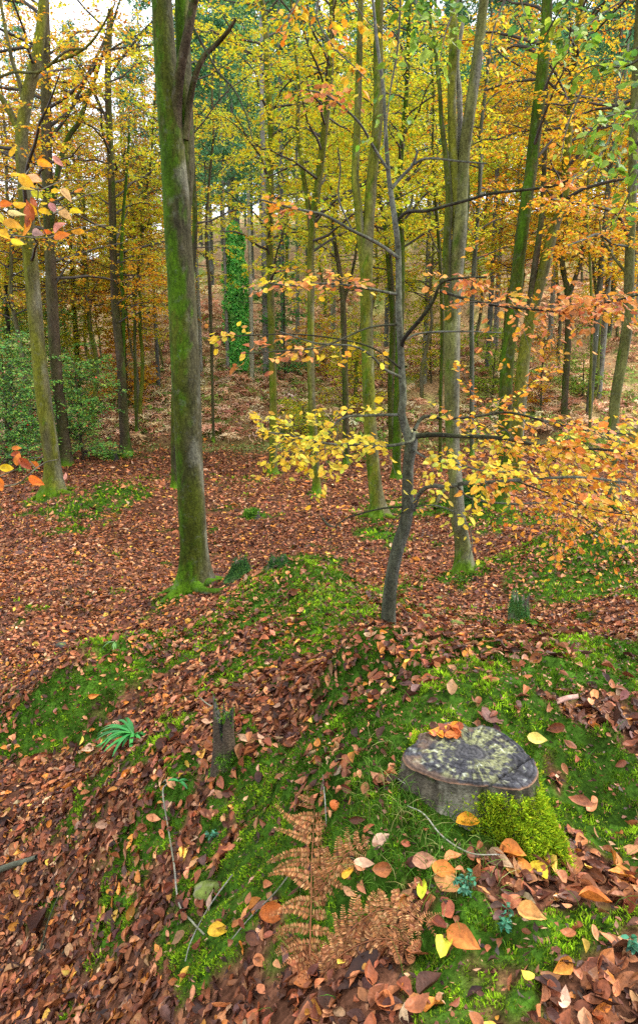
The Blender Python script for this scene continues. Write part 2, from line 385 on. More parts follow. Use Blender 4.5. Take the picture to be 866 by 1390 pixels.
# ------------------------------------------------------------------ leaf litter
def scatter(y0, y1, dens, xk=.62, xm=.4, r=rng):
    """uniform points in the view wedge between two distances"""
    A = (xk * (y0 + y1) + 2 * xm) * (y1 - y0); n = int(A * dens)
    y = r.uniform(y0, y1, n); x = r.uniform(-1, 1, n) * (xk * y1 + xm)
    k = np.abs(x) < xk * y + xm
    return x[k], y[k]
def litter():
    for (nm, lab, bands, kind) in (
        ('leaf_litter', 'russet beech leaves thickly strewn over the near bank', [(.75, 2.2, 2700, .042), (2.2, 3.6, 3100, .040), (3.6, 5.4, 2700, .040)], 'h'),
        ('leaf_litter', 'brown beech leaves carpeting the hollow among the trunks', [(5.4, 8, 1600, .047), (8, 12, 950, .055)], 'm'),
        ('leaf_litter', 'distant brown leaves on the wood floor and far slope', [(12, 17, 330, .080), (17, 24, 170, .10), (24, 46, 26, .15)], 'q')):
        mb = MB()
        for (a, b, d, sz) in bands:
            x, y = scatter(a, b, d)
            m = MOSS(x, y); cl = fbm(x * 2.3, y * 2.3, 0, 81, 3); fine = fbm(x * 7, y * 7, 0, 85, 2)
            pr = 1 - m * np.clip(np.where(y > 3.4, .86, .93) - .60 * sstep(-.1, .4, cl + .5 * fine), 0, 1)
            pr = pr * (1 - .6 * sstep(28, 23.5, y) * (y > 23.5) - .75 * (y > 28))
            pr = pr * (1 - .8 * TRACK(x, y))
            st = np.hypot((x - STUMP[0]) / .24, (y - STUMP[1]) / .20) ; pr = np.where(st < 1, 0, pr)
            k = rng.random(len(x)) < pr; x, y, m = x[k], y[k], m[k]; n = len(x)
            nn = HN(x, y); z = H(x, y) + rng.uniform(.002, .022, n) * (sz / .06) + .006 * m
            N_ = norm(nn + rng.normal(0, .36, (n, 3)))
            th = rng.uniform(0, 2 * np.pi, n); T_ = np.stack([np.cos(th), np.sin(th), np.zeros(n)], -1)
            T_ = T_ - (T_ * N_).sum(-1, keepdims=True) * N_
            col = pick(LITTER, n, var=.34)
            br = 1 + .25 * fbm(x * .8, y * .8, 0, 91, 3); col = col * br[:, None]
            if a >= 12: col = col * 1.05
            s = sz * np.exp(rng.normal(-.04, .34, n))
            leaves(mb, np.stack([x, y, z], -1), T_, N_, s, col, kind, rng.uniform(.42, .64, n), .16, .28, center=True, edge=rng.uniform(0, .45, n) if kind == 'h' else None)
            if a < 8:
                x, y = scatter(a, b, 2600 if a < 3 else (1300 if a < 5 else 500)); n = len(x); th = rng.uniform(0, 6.28, n)
                k = np.hypot((x - STUMP[0]) / .24, (y - STUMP[1]) / .20) > 1; x, y, th = x[k], y[k], th[k]; n = len(x)
                leaves(mb, np.stack([x, y, H(x, y) + rng.uniform(.0, .012, n)], -1), np.c_[np.cos(th), np.sin(th), rng.normal(0, .3, n)], norm(HN(x, y) + rng.normal(0, .5, (n, 3))),
                       rng.uniform(.006, .024, n) * (1 if a < 5 else 1.4), pick([(.10,.035,.018,4),(.24,.09,.04,3),(.04,.02,.012,4),(.40,.22,.12,1.5)], n, var=.3), 'q', rng.uniform(.15, .7, n), .2, .4, center=True)
        tag(mb.build(nm, M_LITTER, smooth=(kind == 'h')), lab, 'leaf litter', kind='stuff')

STUMP = WZ(641, 1030, 2.17)

def moss():
    mb = MB(); mb2 = MB()
    for (m_, a, b, d, hh, ww) in ((mb, .75, 2.0, 76000, .0085, .0046), (mb, 2.0, 2.9, 52000, .010, .0058), (mb, 2.9, 4.2, 25000, .0125, .009), (mb2, 4.2, 6.5, 11000, .017, .014), (mb2, 6.5, 10, 1500, .03, .024), (mb2, 10, 18, 260, .045, .05)):
        x, y = scatter(a, b, d)
        k = MOSS(x, y) > rng.uniform(.12, .75, len(x)); x, y = x[k], y[k]
        k = np.hypot((x - STUMP[0]) / .2, (y - STUMP[1]) / .15) > 1; x, y = x[k], y[k]; n = len(x)
        cl = fbm(x * 26, y * 26, 0, 101, 2); c2 = fbm(x * 3.5, y * 3.5, 0, 105, 3)
        hgt = hh * np.exp(rng.normal(0, .3, n)) * (1 + .6 * cl)
        z = H(x, y) - .003 + .012 * np.clip(cl, -.3, 1) * (hh / .012)
        up = norm(HN(x, y) * .7 + np.array([0, 0, .5]) + rng.normal(0, .55, (n, 3)))
        th = rng.uniform(0, np.pi, n); sd = np.stack([np.cos(th), np.sin(th), rng.normal(0, .3, n)], -1) * (ww * np.exp(rng.normal(0, .3, n)))[:, None]
        P = np.stack([x, y, z], -1)
        V = np.stack([P - sd * .5, P + sd * .5, P + up * hgt[:, None]], 1)
        t = sstep(-.35, .55, c2 + .35 * cl)[:, None]
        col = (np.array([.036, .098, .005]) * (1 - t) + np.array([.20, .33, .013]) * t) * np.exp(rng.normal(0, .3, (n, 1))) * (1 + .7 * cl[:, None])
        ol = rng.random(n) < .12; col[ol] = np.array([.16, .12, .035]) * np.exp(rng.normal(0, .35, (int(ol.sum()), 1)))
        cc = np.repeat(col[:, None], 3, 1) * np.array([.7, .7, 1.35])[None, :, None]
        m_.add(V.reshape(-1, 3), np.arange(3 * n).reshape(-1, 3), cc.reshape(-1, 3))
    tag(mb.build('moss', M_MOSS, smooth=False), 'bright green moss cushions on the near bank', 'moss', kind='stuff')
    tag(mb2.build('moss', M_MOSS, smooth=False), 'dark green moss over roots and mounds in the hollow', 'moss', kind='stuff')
    # fine grass in the moss before the stump
    g = MB()
    spots = [(560, 1110, .16, 330), (500, 1100, .14, 160), (600, 1150, .10, 90), (440, 790, .5, 500), (480, 830, .3, 200), (790, 765, .5, 120), (700, 1010, .3, 50), (820, 760, .5, 120)]
    for (px, py, s, n) in spots:
        c = GROUND(px, py); x = c[0] + rng.normal(0, s, n); y = c[1] + rng.normal(0, s, n); z = H(x, y)
        L_ = rng.uniform(.04, .10, n); th = rng.uniform(0, 6.28, n); d = np.stack([np.cos(th), np.sin(th), np.zeros(n)], -1)
        s_ = np.linspace(0, 1, 4)[None, :, None]
        P = np.stack([x, y, z], -1)[:, None] + d[:, None] * (L_[:, None, None] * s_ ** 1.6 * .7) + np.array([0, 0, 1.]) * (L_[:, None, None] * (s_ - .45 * s_ ** 2))
        tubes(g, P, np.broadcast_to(np.array([.0011, .001, .0008, .0002]) * (1 if py > 1000 else 2.5), (n, 4)), 3, np.repeat(pick([(.07,.17,.02),(.12,.22,.03),(.3,.3,.1,.4)], n), 12, 0))
    tag(g.build('grass', M_MOSS), 'fine green grass blades growing through the moss', 'grass', kind='stuff')

# ------------------------------------------------------------------ stems
LOOKS = {  # bark, algae, moss
    'grey':  [(.125,.12,.085), (.095,.10,.028), (.055,.10,.006)],
    'olive': [(.105,.095,.045), (.115,.122,.012), (.06,.105,.004)],
    'mossy': [(.048,.044,.022), (.050,.062,.006), (.040,.088,.003)],
    'brown': [(.065,.048,.030), (.06,.055,.020), (.04,.07,.008)],
    'pale':  [(.22,.21,.18), (.16,.16,.10), (.08,.12,.02)],
    'dark':  [(.035,.030,.025), (.035,.038,.018), (.03,.06,.008)],
    'twig':  [(.06,.052,.042), (.065,.06,.035), (.05,.07,.02)],
    'dull':  [(.10,.105,.09), (.075,.08,.05), (.05,.07,.02)],
}
def stem(mb, P, Rr, n=12, step=.08, look='olive', moss=.2, flare=0., z0=None, mdir=(-.7, -.5, 0), seed=0, mi=0, rough=.05, bright=1., mosstop=None):
    P = np.asarray(P, float); L = np.linalg.norm(np.diff(P, axis=0), axis=1).sum()
    m = int(min(260, max(4, L / step)))
    Q = crs(np.c_[P, Rr], m); P, rr = Q[:, :3], np.maximum(Q[:, 3], .0012)
    t = norm(np.gradient(P, axis=0)); vert = abs(t[:, 2].mean()) > .6
    rf = np.array([0, 1., .12]) if vert else np.array([.31, .17, .93])
    a = norm(np.cross(t, rf)); b = np.cross(t, a); th = np.arange(n) / n * 2 * np.pi
    dirs = a[:, None] * np.cos(th)[:, None] + b[:, None] * np.sin(th)[:, None]
    c = P[:, None] + dirs * rr[:, None, None]
    nz = fbm(c[..., 0] * 3.5 / max(rr.max(), .04) * .06, c[..., 1] * 3.5 / max(rr.max(), .04) * .06, c[..., 2] * .9, seed + 3, 3)
    R2 = rr[:, None] * (1 + rough * 2 * nz)
    if flare and z0 is not None:
        hgt = np.maximum(P[:, 2] - z0, 0)[:, None]
        ph = seed * 1.7
        lob = 1 + .55 * np.sin(3 * th + ph)[None] + .35 * np.sin(5 * th + ph * 2)[None]
        R2 = R2 * (1 + flare * np.exp(-hgt / (rr[0] * 1.3)) * lob)
    W = P[:, None] + dirs * R2[..., None]
    bk, al, mo = [np.array(v) for v in LOOKS[look]]
    x, y, z = W[..., 0], W[..., 1], W[..., 2]
    md = norm(np.array(mdir, float)); side = (dirs * md).sum(-1)
    f1 = sstep(-.35, .35, fbm(x * 5, y * 5, z * 1.3, seed + 11, 3) + .5 * side)[..., None]
    f2 = fbm(x * 9, y * 9, z * 2.2, seed + 17, 4) + .75 * side + (moss * 2 - 1)
    if z0 is not None: f2 = f2 + 2.0 * np.exp(-np.maximum(z - z0, 0) / .16) * (flare > 0)
    if mosstop is not None: f2 = f2 + mosstop * sstep(1, 4, z - (z0 or 0))
    f2 = sstep(.0, .5, f2 - .25 + .95 * fbm(x * 26, y * 26, z * 12, seed + 19, 3))[..., None]
    stv = (1 + .35 * fbm(x * 22, y * 22, z * .8, seed + 23, 2))[..., None]
    pal = sstep(.30, .5, fbm(x * 7, y * 7, z * 3, seed + 29, 3) - .3 * side)[..., None]
    col = (bk * (1 - f1) + al * f1) * stv; col = col * (1 - .35 * pal) + np.array([.19, .19, .15]) * .35 * pal * (0 if look in ('dark', 'twig', 'brown') else 1) + col * .35 * pal * (1 if look in ('dark', 'twig', 'brown') else 0)
    col = col * (1 - f2) + mo * f2 * (1 + .3 * (stv - 1)); col *= bright
    if z0 is not None and flare:
        bb = np.exp(-np.maximum(z - z0, 0) / .10)[..., None] * f2
        col = col * (1 - bb) + np.array([.13, .27, .010]) * bb
    i = np.arange(m - 1)[:, None] * n; j = np.arange(n)[None]
    q = np.stack([i + j, i + (j + 1) % n, i + n + (j + 1) % n, i + n + j], -1).reshape(-1, 4)
    mb.add(W.reshape(-1, 3), q, col.reshape(-1, 3), mi)
    return P, rr

def polyY(path, Y, dy=0., dw=0.):
    """photo points put at the distance of the tree, running dy metres towards or away along their length"""
    n = len(path)
    return np.array([WY(px, py, Y + dy * i / max(n - 1, 1) + (dw * math.sin(i * 1.9) if i else 0)) for i, (px, py) in enumerate(path)])

def twigs_leaves(mb, prim, r0, r, pal, dens=30, size=.07, J=9, tl=.42, kind='q', s0=.18, flat=.25, bare=False, leafcol=None, mt=1, ml=2, tw=.0022, hang=.15, jit=.07):
    """side twigs and leaves along K branches prim (K,M,3)"""
    K, M, _ = prim.shape
    L = np.linalg.norm(np.diff(prim, axis=1), axis=2).sum(1)
    s = s0 + (1 - s0) * (np.arange(J)[None] + r.random((K, J))) / J
    f = s * (M - 1); k = np.minimum(f.astype(int), M - 2); f = (f - k)[..., None]
    ii = np.arange(K)[:, None]
    o = prim[ii, k] * (1 - f) + prim[ii, k + 1] * f
    d = norm(prim[ii, k + 1] - prim[ii, k])
    sgn = np.where((np.arange(J)[None] + np.zeros((K, 1))) % 2 == 0, 1., -1.)
    an = sgn * r.uniform(.55, 1.15, (K, J))
    h = norm(np.stack([-d[..., 1], d[..., 0], 0 * d[..., 0]], -1) + 1e-6)
    dd = norm(d * np.cos(an)[..., None] + h * np.sin(an)[..., None] + r.normal(0, flat, (K, J, 3)))
    ln = L[:, None] * tl * (1.15 - .75 * s) * r.uniform(.6, 1.2, (K, J))
    m = 5; u = np.linspace(0, 1, m)
    T = o[..., None, :] + dd[..., None, :] * (ln[..., None] * u)[..., None]
    T = T + r.normal(0, 1, (K, J, 1, 3)) * (ln[..., None] * u ** 2)[..., None] * .12
    T[..., 2] -= ln[..., None] * u ** 2 * hang
    T = T.reshape(-1, m, 3); ln = ln.reshape(-1)
    rr = (tw + ln * .0035)[:, None] * np.linspace(1, .3, m)[None]
    tubes(mb, T, rr, 3, (.075, .062, .05), mt)
    cnt = r.poisson(ln * dens); tot = int(cnt.sum())
    if tot == 0 or bare: return
    idx = np.repeat(np.arange(len(T)), cnt)
    t = r.random(tot) ** .75 * .999; f = t * (m - 1); k = f.astype(int); f = (f - k)[:, None]
    P = T[idx, k] * (1 - f) + T[idx, k + 1] * f; D = norm(T[idx, k + 1] - T[idx, k])
    H_ = norm(np.stack([-D[:, 1], D[:, 0], 0 * D[:, 0]], -1) + 1e-6)
    sg = r.choice([-1., 1.], tot)[:, None]
    LD = norm(D * .6 + H_ * sg * .8 + r.normal(0, .25, (tot, 3)) + np.array([0, 0, -.18]))
    P = P + H_ * sg * jit * r.random((tot, 1)) + r.normal(0, jit * .35, (tot, 3))
    Nn = norm(np.array([0, -.35, .75]) + r.normal(0, .42, (tot, 3)))
    col = pick(pal, tot, r)
    if leafcol is not None: col = leafcol(P, col)
    leaves(mb, P, LD, Nn, size * np.exp(r.normal(0, .18, tot)), col, kind, r.uniform(.5, .7, tot), .1, .2, mi=ml, edge=r.uniform(0, .4, tot), r=r)

def crown(mb, tP, tR, r, n=20, z=(4, 12), L=(2, 4), pal=GOLD, dens=30, size=.08, J=9, el=(.1, .8), az=(0, 6.283), kind='q', tl=.42, droop=.18, bare=False, **kw):
    zs = np.linspace(z[0], z[1], n) + r.uniform(-.4, .4, n) * (z[1] - z[0]) / n
    zz = tP[:, 2]; o = np.stack([np.interp(zs, zz, tP[:, i]) for i in range(3)], -1); rr = np.interp(zs, zz, tR)
    a = r.uniform(az[0], az[1], n); e = r.uniform(el[0], el[1], n)
    d = np.stack([np.cos(a) * np.cos(e), np.sin(a) * np.cos(e), np.sin(e)], -1)
    ln = r.uniform(L[0], L[1], n); M = 8; u = np.linspace(0, 1, M)
    P = o[:, None] + d[:, None] * (ln[:, None] * u)[..., None]
    P[..., 2] -= ln[:, None] * droop * u ** 2
    wob = np.cumsum(r.normal(0, 1, (n, M, 3)), 1); wob -= wob[:, :1]; P = P + wob * (ln[:, None, None] * .018)
    r0 = np.minimum(rr * .42, .012 + ln * .009)
    tubes(mb, P, r0[:, None] * np.linspace(1, .18, M)[None], 5, LOOKS['twig'][0], 1)
    twigs_leaves(mb, P, r0, r, pal, dens, size, J, tl, kind, bare=bare, **kw)

CM = None
def tree(label, base, path, w, look='olive', moss=.2, flare=.9, n=12, limbs=(), cr=None, top=13., group=None, name='beech_tree', cat='tree', dw=.06, seed=1, mdir=(-.7, -.5, 0), mosstop=None, step=.08, bright=1., kind='q', extra=None, Y=None, roots=0, rtop=.03):
    r = np.random.default_rng(seed + 1000)
    g = GROUND(*base); Y = Y or g[1]; g = WY(base[0], base[1], Y); g[2] = HB(g[0], g[1]) if Y == g[1] else g[2]
    root = thing(name, g, label, cat, group)
    D = PROJ(g)[2]
    pts = polyY(path, Y, dw=dw); ws = np.interp(np.linspace(0, 1, len(path)), np.linspace(0, 1, len(w)), w) * D / FPX / 2
    pts = np.vstack([[g[0], g[1], g[2] - .15], pts]); ws = np.r_[ws[0], ws]
    if top and pts[-1, 2] < top:
        d = norm(pts[-1] - pts[-3]); d = norm(d + [0, 0, .4]); hh = top - pts[-1, 2]; k = max(2, int(hh / 1.2))
        for i in range(1, k + 1):
            pts = np.vstack([pts, pts[-1] + d * hh / k + np.r_[r.normal(0, .06, 2), 0]]); ws = np.r_[ws, ws[-1] + (rtop - ws[-1]) * i / k * .5]
        ws[-1] = rtop
    mb = MB(); tP, tR = stem(mb, pts, ws, n, step, look, moss, flare, g[2], mdir, seed, mosstop=mosstop, bright=bright)
    for i in range(roots):
        a = 6.283 * (i + r.uniform(-.25, .25)) / roots + .5; l = tR[0] * r.uniform(3, 5.2)
        s = np.linspace(0, 1, 6); rx = g[0] + np.cos(a + s * .5) * l * s; ry = g[1] + np.sin(a + s * .5) * l * s
        rz = HB(rx, ry) + tR[0] * (.75 * (1 - s) ** 2.2) - .02 * s
        stem(mb, np.c_[rx, ry, rz], tR[0] * np.array([.62, .45, .34, .25, .18, .08]), 8, .05, look, .95, 0, None, (0, 0, 1), seed + i, bright=1.25)
    mb.build('trunk', M_BARK, root)
    for li in limbs:
        lp, lw = li[0], li[1]; o = li[2] if len(li) > 2 else {}
        P = polyY(lp, Y + o.get('y0', 0), o.get('dy', 0.), .03)
        if o.get('up', 0):
            d = norm(P[-1] - P[-2] + np.array([0, 0, .1])); P = np.vstack([P, P[-1] + d * o['up'] * .5, P[-1] + d * o['up']]); lw = list(lw) + [lw[-1] * .7, lw[-1] * .35]
        ww = np.interp(np.linspace(0, 1, len(P)), np.linspace(0, 1, len(lw)), lw) * D / FPX / 2
        lb = MB(); lP, lR = stem(lb, P, ww, max(6, n - 4), step, o.get('look', look), o.get('moss', moss), 0, None, mdir, seed + 7, bright=bright)
        lo = lb.build('limb', M_BARK, root)
        if 'leaf' in o:
            lc = dict(o['leaf']); fb = MB(); q = crs(P, 9)[None]
            twigs_leaves(fb, q, None, r, lc.pop('pal', GOLD), **lc); fb.build('foliage', [M_TWIG, M_TWIG, M_LEAF], root)
    if cr:
        cb = MB()
        for c1 in (cr if isinstance(cr, list) else [cr]):
            crown(cb, tP, tR, r, kind=kind, **c1)
        cb.build('crown', [M_TWIG, M_TWIG, M_LEAF], root)
    return root, Y

def trees():
    # --- the big trunk
    tree('large mossy beech with several stems, thickest trunk, on the edge of the near mound', (264, 800),
         [(264,788),(263,740),(260,680),(257,620),(254,540),(250,460),(246,380),(242,320),(239,260),(234,190),(229,130),(224,70),(220,0),(216,-60),(210,-200),(206,-340)], [39,35,35,35,35,35,34,33,32,29,27,25,23,21,16,8], 'mossy', .38, .6, 28, roots=6,
         limbs=[([(243,330),(248,280),(253,210),(251,130),(249,60),(247,-10),(246,-60)], [22,22,19,17,15], dict(up=5, dy=.25, moss=.6)),
                ([(238,200),(240,140),(246,90),(254,50),(262,10),(270,-40)], [16,13,11,10,8], dict(y0=-.02, dy=-.35, look='brown', up=3, moss=.3)),
                ([(252,190),(258,140),(265,105),(277,77),(296,58),(310,42),(320,26)], [9,7,6,5,3], dict(look='brown', dy=-.3)),
                ([(258,30),(276,62),(296,97),(318,122),(334,155),(343,190)], [3,3,2,2,1], dict(look='dark', dy=-.8))],
         top=0, seed=3, step=.05, dw=0., mosstop=.45, mdir=(-.85,-.5,0),
         cr=None)
    A = 'slender beeches on the wood floor'
    tree('leaning grey beech at far left with bright moss round its foot', (75,672),
         [(75,668),(72,630),(65,580),(55,500),(46,400),(39,320),(34,250),(30,190),(38,130),(50,80),(58,20),(60,-40)], [24,20,19,18,17,16,15,14,11,10], 'olive', .15, .6, 16, roots=5,
         limbs=[([(32,195),(22,170),(8,140),(-12,120)], [9,8,7]), ([(34,150),(27,112),(18,85),(9,45),(2,5)], [6,5,4], dict(up=2)),
                ([(36,120),(60,92),(100,75),(122,60),(140,35),(152,10)], [3,3,2.4,2], dict(dy=-1., leaf=dict(pal=RUST, dens=24, size=.08, J=12))),
                ([(-5,107),(20,98),(55,97),(90,70),(118,66)], [3,3,2], dict(dy=-1, look='grey'))],
         cr=dict(n=16, z=(5,12), L=(2,4), pal=MIX, dens=38, size=.075), seed=11)
    tree('straight brown beech just behind the leaning grey one at far left', (90,632),
         [(90,626),(85,570),(77,500),(71,400),(67,300),(64,200),(63,110),(62,30),(60,-40)], [16,14,14,13,12,11,10], 'brown', .2, .4, 12,
         limbs=[([(68,330),(78,240),(92,190),(108,165),(120,130),(130,105)], [7,7,6,5], dict(look='mossy', moss=.5, up=2)),
                ([(66,190),(90,160),(120,100),(140,60),(160,15)], [4,4,3], dict(dy=.6, leaf=dict(pal=RUST, dens=24, size=.09, J=12)))],
         cr=dict(n=20, z=(5,13), L=(2,4.5), pal=MIX, dens=38, size=.078), seed=12)
    tree('slim dark beech with a moss edge, between the leaning pair and the big mossy trunk', (171,618),
         [(171,614),(168,560),(165,500),(160,450),(156,400),(154,330),(152,250),(149,180),(147,100),(150,20)], [14,12,11,10,9,8,7], 'brown', .25, .6, 12, mdir=(.9,-.4,0),
         limbs=[([(168,490),(168,420),(165,360),(167,300),(172,240),(176,180)], [5,5,4,3], dict(look='mossy', moss=.8)), ([(168,420),(178,432),(190,424)], [4,3], dict(look='mossy', moss=.8))],
         cr=[dict(n=26, z=(6,13), L=(2,4), pal=GOLD, dens=36, size=.088), dict(n=7, z=(4.2,6), L=(1.5,2.6), pal=ORNG, dens=38, size=.088, az=(-1.2,1.2))], seed=13)
    tree('thin brown stem half hidden behind the big mossy trunk', (238,663),
         [(238,658),(237,600),(238,520),(248,450),(260,380),(265,310),(263,240),(260,170)], [10,9,8,7,6,5], 'mossy', .3, .6, 10, seed=14,
         cr=dict(n=12, z=(6,11), L=(1.5,3), pal=GOLD, dens=26, size=.08))
    tree('slender olive beech, first right of the ivy-clad trunk', (371,642),
         [(371,636),(371,560),(370,480),(368,420),(366,330),(367,250),(368,180),(364,110),(360,30)], [11,10,9,9,8,8,7], 'olive', .35, .5, 12, seed=15, mdir=(-.6,-.7,0),
         cr=dict(n=30, z=(5,13), L=(1.8,3.6), pal=GOLD, dens=38, size=.088))
    tree('slender olive beech forking in a wide V, second right of the ivy-clad trunk', (430,669),
         [(430,664),(427,610),(423,540),(422,470),(422,400),(422,340),(426,290),(433,240),(439,190),(446,130),(450,60)], [11,10,9,9,9,8,7], 'olive', .4, .6, 12, seed=16,
         limbs=[([(423,320),(417,270),(409,220),(404,170),(406,120),(400,60)], [7,6,5,4], dict(up=2))],
         cr=dict(n=34, z=(5.5,13), L=(1.8,3.8), pal=GOLD, dens=40, size=.088))
    tree('short forked brown trunk behind yellow twigs, left of the twin-stemmed beech', (470,630),
         [(470,626),(469,560),(468,500),(466,430),(464,390),(458,350),(452,310)], [9,8,8,7,6,4], 'brown', .35, .5, 10, seed=17,
         limbs=[([(466,410),(474,385),(482,350),(486,320)], [5,4,3])], cr=dict(n=20, z=(6,11), L=(1.5,3), pal=GOLD, dens=38, size=.088))
    tree('twin-stemmed olive beech forking high above its pale foot', (513,702),
         [(513,697),(508,650),(503,590),(500,520),(498,450),(497,400),(498,350),(501,290),(506,225),(511,180),(514,125),(513,60),(515,-20),(516,-150),(516,-280)], [20,18,17,16,16,16,15,14,13,12,12,11,10,7,4], 'olive', .35, .6, 16, seed=18, top=0, roots=5,
         limbs=[([(497,400),(492,345),(486,280),(482,240),(484,190),(486,130),(488,60),(490,-20)], [11,11,10,9,8,7], dict(up=3)),
                ])
    tree('dark mossy stem close behind the pale sapling stem', (538,650),
         [(538,645),(539,580),(541,500),(543,420),(544,340),(541,270),(545,200),(552,120)], [12,11,11,10,7,6], 'mossy', .6, .5, 12, seed=19,
         cr=dict(n=22, z=(6,12), L=(1.5,3.4), pal=GOLD, dens=38, size=.088))
    tree('grey-footed beech of three fused stems, leaning over the hollow right of the sapling', (630,780),
         [(630,772),(627,735),(621,700),(618,650),(614,600),(613,540),(613,480),(614,420),(618,370),(623,320),(626,270),(629,215),(636,160),(646,90),(653,30),(660,-40),(668,-180),(672,-300)], [25,21,20,19,19,19,20,20,19,17,16,15,14,13,12,11,10,7,4], 'grey', .25, .45, 20, seed=20, top=0, roots=6, mdir=(-.9,-.3,0),
         limbs=[([(612,430),(615,380),(620,330),(618,270),(615,214),(613,130),(615,60),(616,-40)], [14,13,12,11,10], dict(up=4, look='olive', y0=.03)),
                ([(612,440),(607,380),(607,320),(609,270),(605,214),(599,165),(596,115),(588,50)], [13,11,8,5,4], dict(look='mossy', y0=-.02)),
                ([(622,215),(624,175),(623,125),(620,85),(628,30)], [7,7,6,4], dict(look='pale', moss=.0, y0=.1)),
                ([(626,370),(632,300),(634,250),(628,180)], [6,6,5], dict(look='mossy', moss=.8, y0=.15))])
    tree('leaning bright-mossed beech, first right of the three fused stems', (680,693),
         [(680,688),(682,640),(685,560),(688,490),(697,420),(702,370),(710,300),(719,240),(726,180),(735,100),(741,30),(744,-30)], [19,17,16,15,14,13,12], 'mossy', .45, .5, 16, seed=21, mdir=(-.6,-.7,0),
         cr=dict(n=16, z=(6.5,12), L=(1.8,3.4), pal=MIX, dens=38, size=.075))
    tree('olive beech with a forked leaning trunk, behind the bright-mossed one', (698,664),
         [(698,659),(700,610),(703,560),(710,490),(720,430),(737,367),(746,330),(755,300),(766,260),(768,213),(774,150)], [17,16,15,14,12,11,9], 'olive', .25, .4, 14, seed=22,
         limbs=[([(716,460),(720,400),(730,330),(735,290),(738,226),(740,150)], [8,8,7,6], dict(look='brown', up=2)),
                ([(701,640),(706,590),(711,530),(716,470)], [9,9,8], dict(look='pale', moss=0, y0=.12)),
                ([(688,455),(706,400),(712,370)], [3,3,2], dict(look='mossy'))],
         cr=dict(n=26, z=(6.5,12), L=(1.8,3.6), pal=MIX, dens=24, size=.08))
    tree('small brown beech with a Y fork above pinkish bracken', (765,573),
         [(765,568),(767,520),(770,470),(771,420),(769,392),(762,350),(767,310),(765,260)], [9,9,8,7,5], 'brown', .3, .4, 10, seed=23,
         limbs=[([(770,405),(780,378),(789,350),(790,330),(796,290)], [7,6,5,3])], cr=dict(n=30, z=(6.5,12), L=(2,4), pal=ORNG, dens=26, size=.10))
    tree('pale curving beech at the right edge', (835,693),
         [(834,688),(831,640),(831,600),(834,545),(843,492),(851,440),(853,390),(855,317),(858,250),(859,190),(863,100),(868,0)], [17,14,13,13,13,12,11,10,10,9], 'grey', .12, .4, 14, seed=24, mdir=(-.8,-.4,0),
         limbs=[([(849,370),(833,350),(817,323),(813,300)], [4,3,2]), ([(852,320),(838,292),(823,284),(795,277),(770,274),(748,270)], [4,4,3,2], dict(dy=-2.2, look='dull', leaf=dict(pal=ORNG, dens=60, size=.075, J=16, tl=.34))),
                ([(852,335),(830,330),(812,318),(790,326),(768,334)], [3,3,2], dict(dy=-2.4, look='dull', leaf=dict(pal=ORNG, dens=60, size=.075, J=14, tl=.34)))],
         cr=dict(n=20, z=(6,12), L=(1.8,3.6), pal=MIX, dens=26, size=.08))
    # thin stems of the middle distance
    for i, (lab, base, path, w, lk, pal) in enumerate((
        ('forked dark sapling seen between the two far left beeches', (108,560), [(108,550),(105,480),(101,420),(98,360),(94,300)], [8,7,6,4], 'mossy', GOLD),
        ('dark bent sapling at the extreme left edge', (12,600), [(13,590),(14,520),(12,450),(8,400),(15,350),(22,310)], [7,6,5,4], 'dark', RUST),
        ('dark leaning mossy stem left of the pale sapling, before golden leaves', (532,610), [(531,600),(530,520),(533,440),(528,354),(522,300),(514,262),(510,200)], [8,8,8,6,4], 'mossy', GOLD),
        ('thin mossy stem close left of the three fused stems', (597,640), [(597,630),(598,540),(600,440),(596,340),(590,260),(587,200),(588,140)], [5,5,4,3], 'mossy', GOLD),
        ('grey thin stem close right of the three fused stems', (640,620), [(640,610),(640,500),(640,420),(645,330),(651,250),(652,180),(660,110)], [6,6,5,4], 'dull', ORNG),
        ('thin stem in lime leaves between the ivy-clad trunk and big mossy trunk', (290,600), [(290,590),(288,500),(286,400),(280,330),(284,250),(290,180)], [4,4,3,3], 'brown', GOLD),
        ('thin mossy stem right of the slim dark beech', (186,590), [(186,580),(184,500),(184,420),(190,350),(196,280),(206,210)], [5,4,4,3], 'mossy', GOLD),
        ('thin greenish stem in orange leaves left of the right-edge beech', (800,600), [(800,590),(801,520),(803,440),(800,350),(796,270),(806,180)], [4,4,3,3], 'olive', MIX))):
        tree(lab, base, path, w, lk, .3, .3, 8, seed=40 + i, cr=dict(n=22, z=(5.5 if 0 else 6, 11.5), L=(1.6,3.2), pal=pal, dens=34, size=.095), step=.15)
trees()

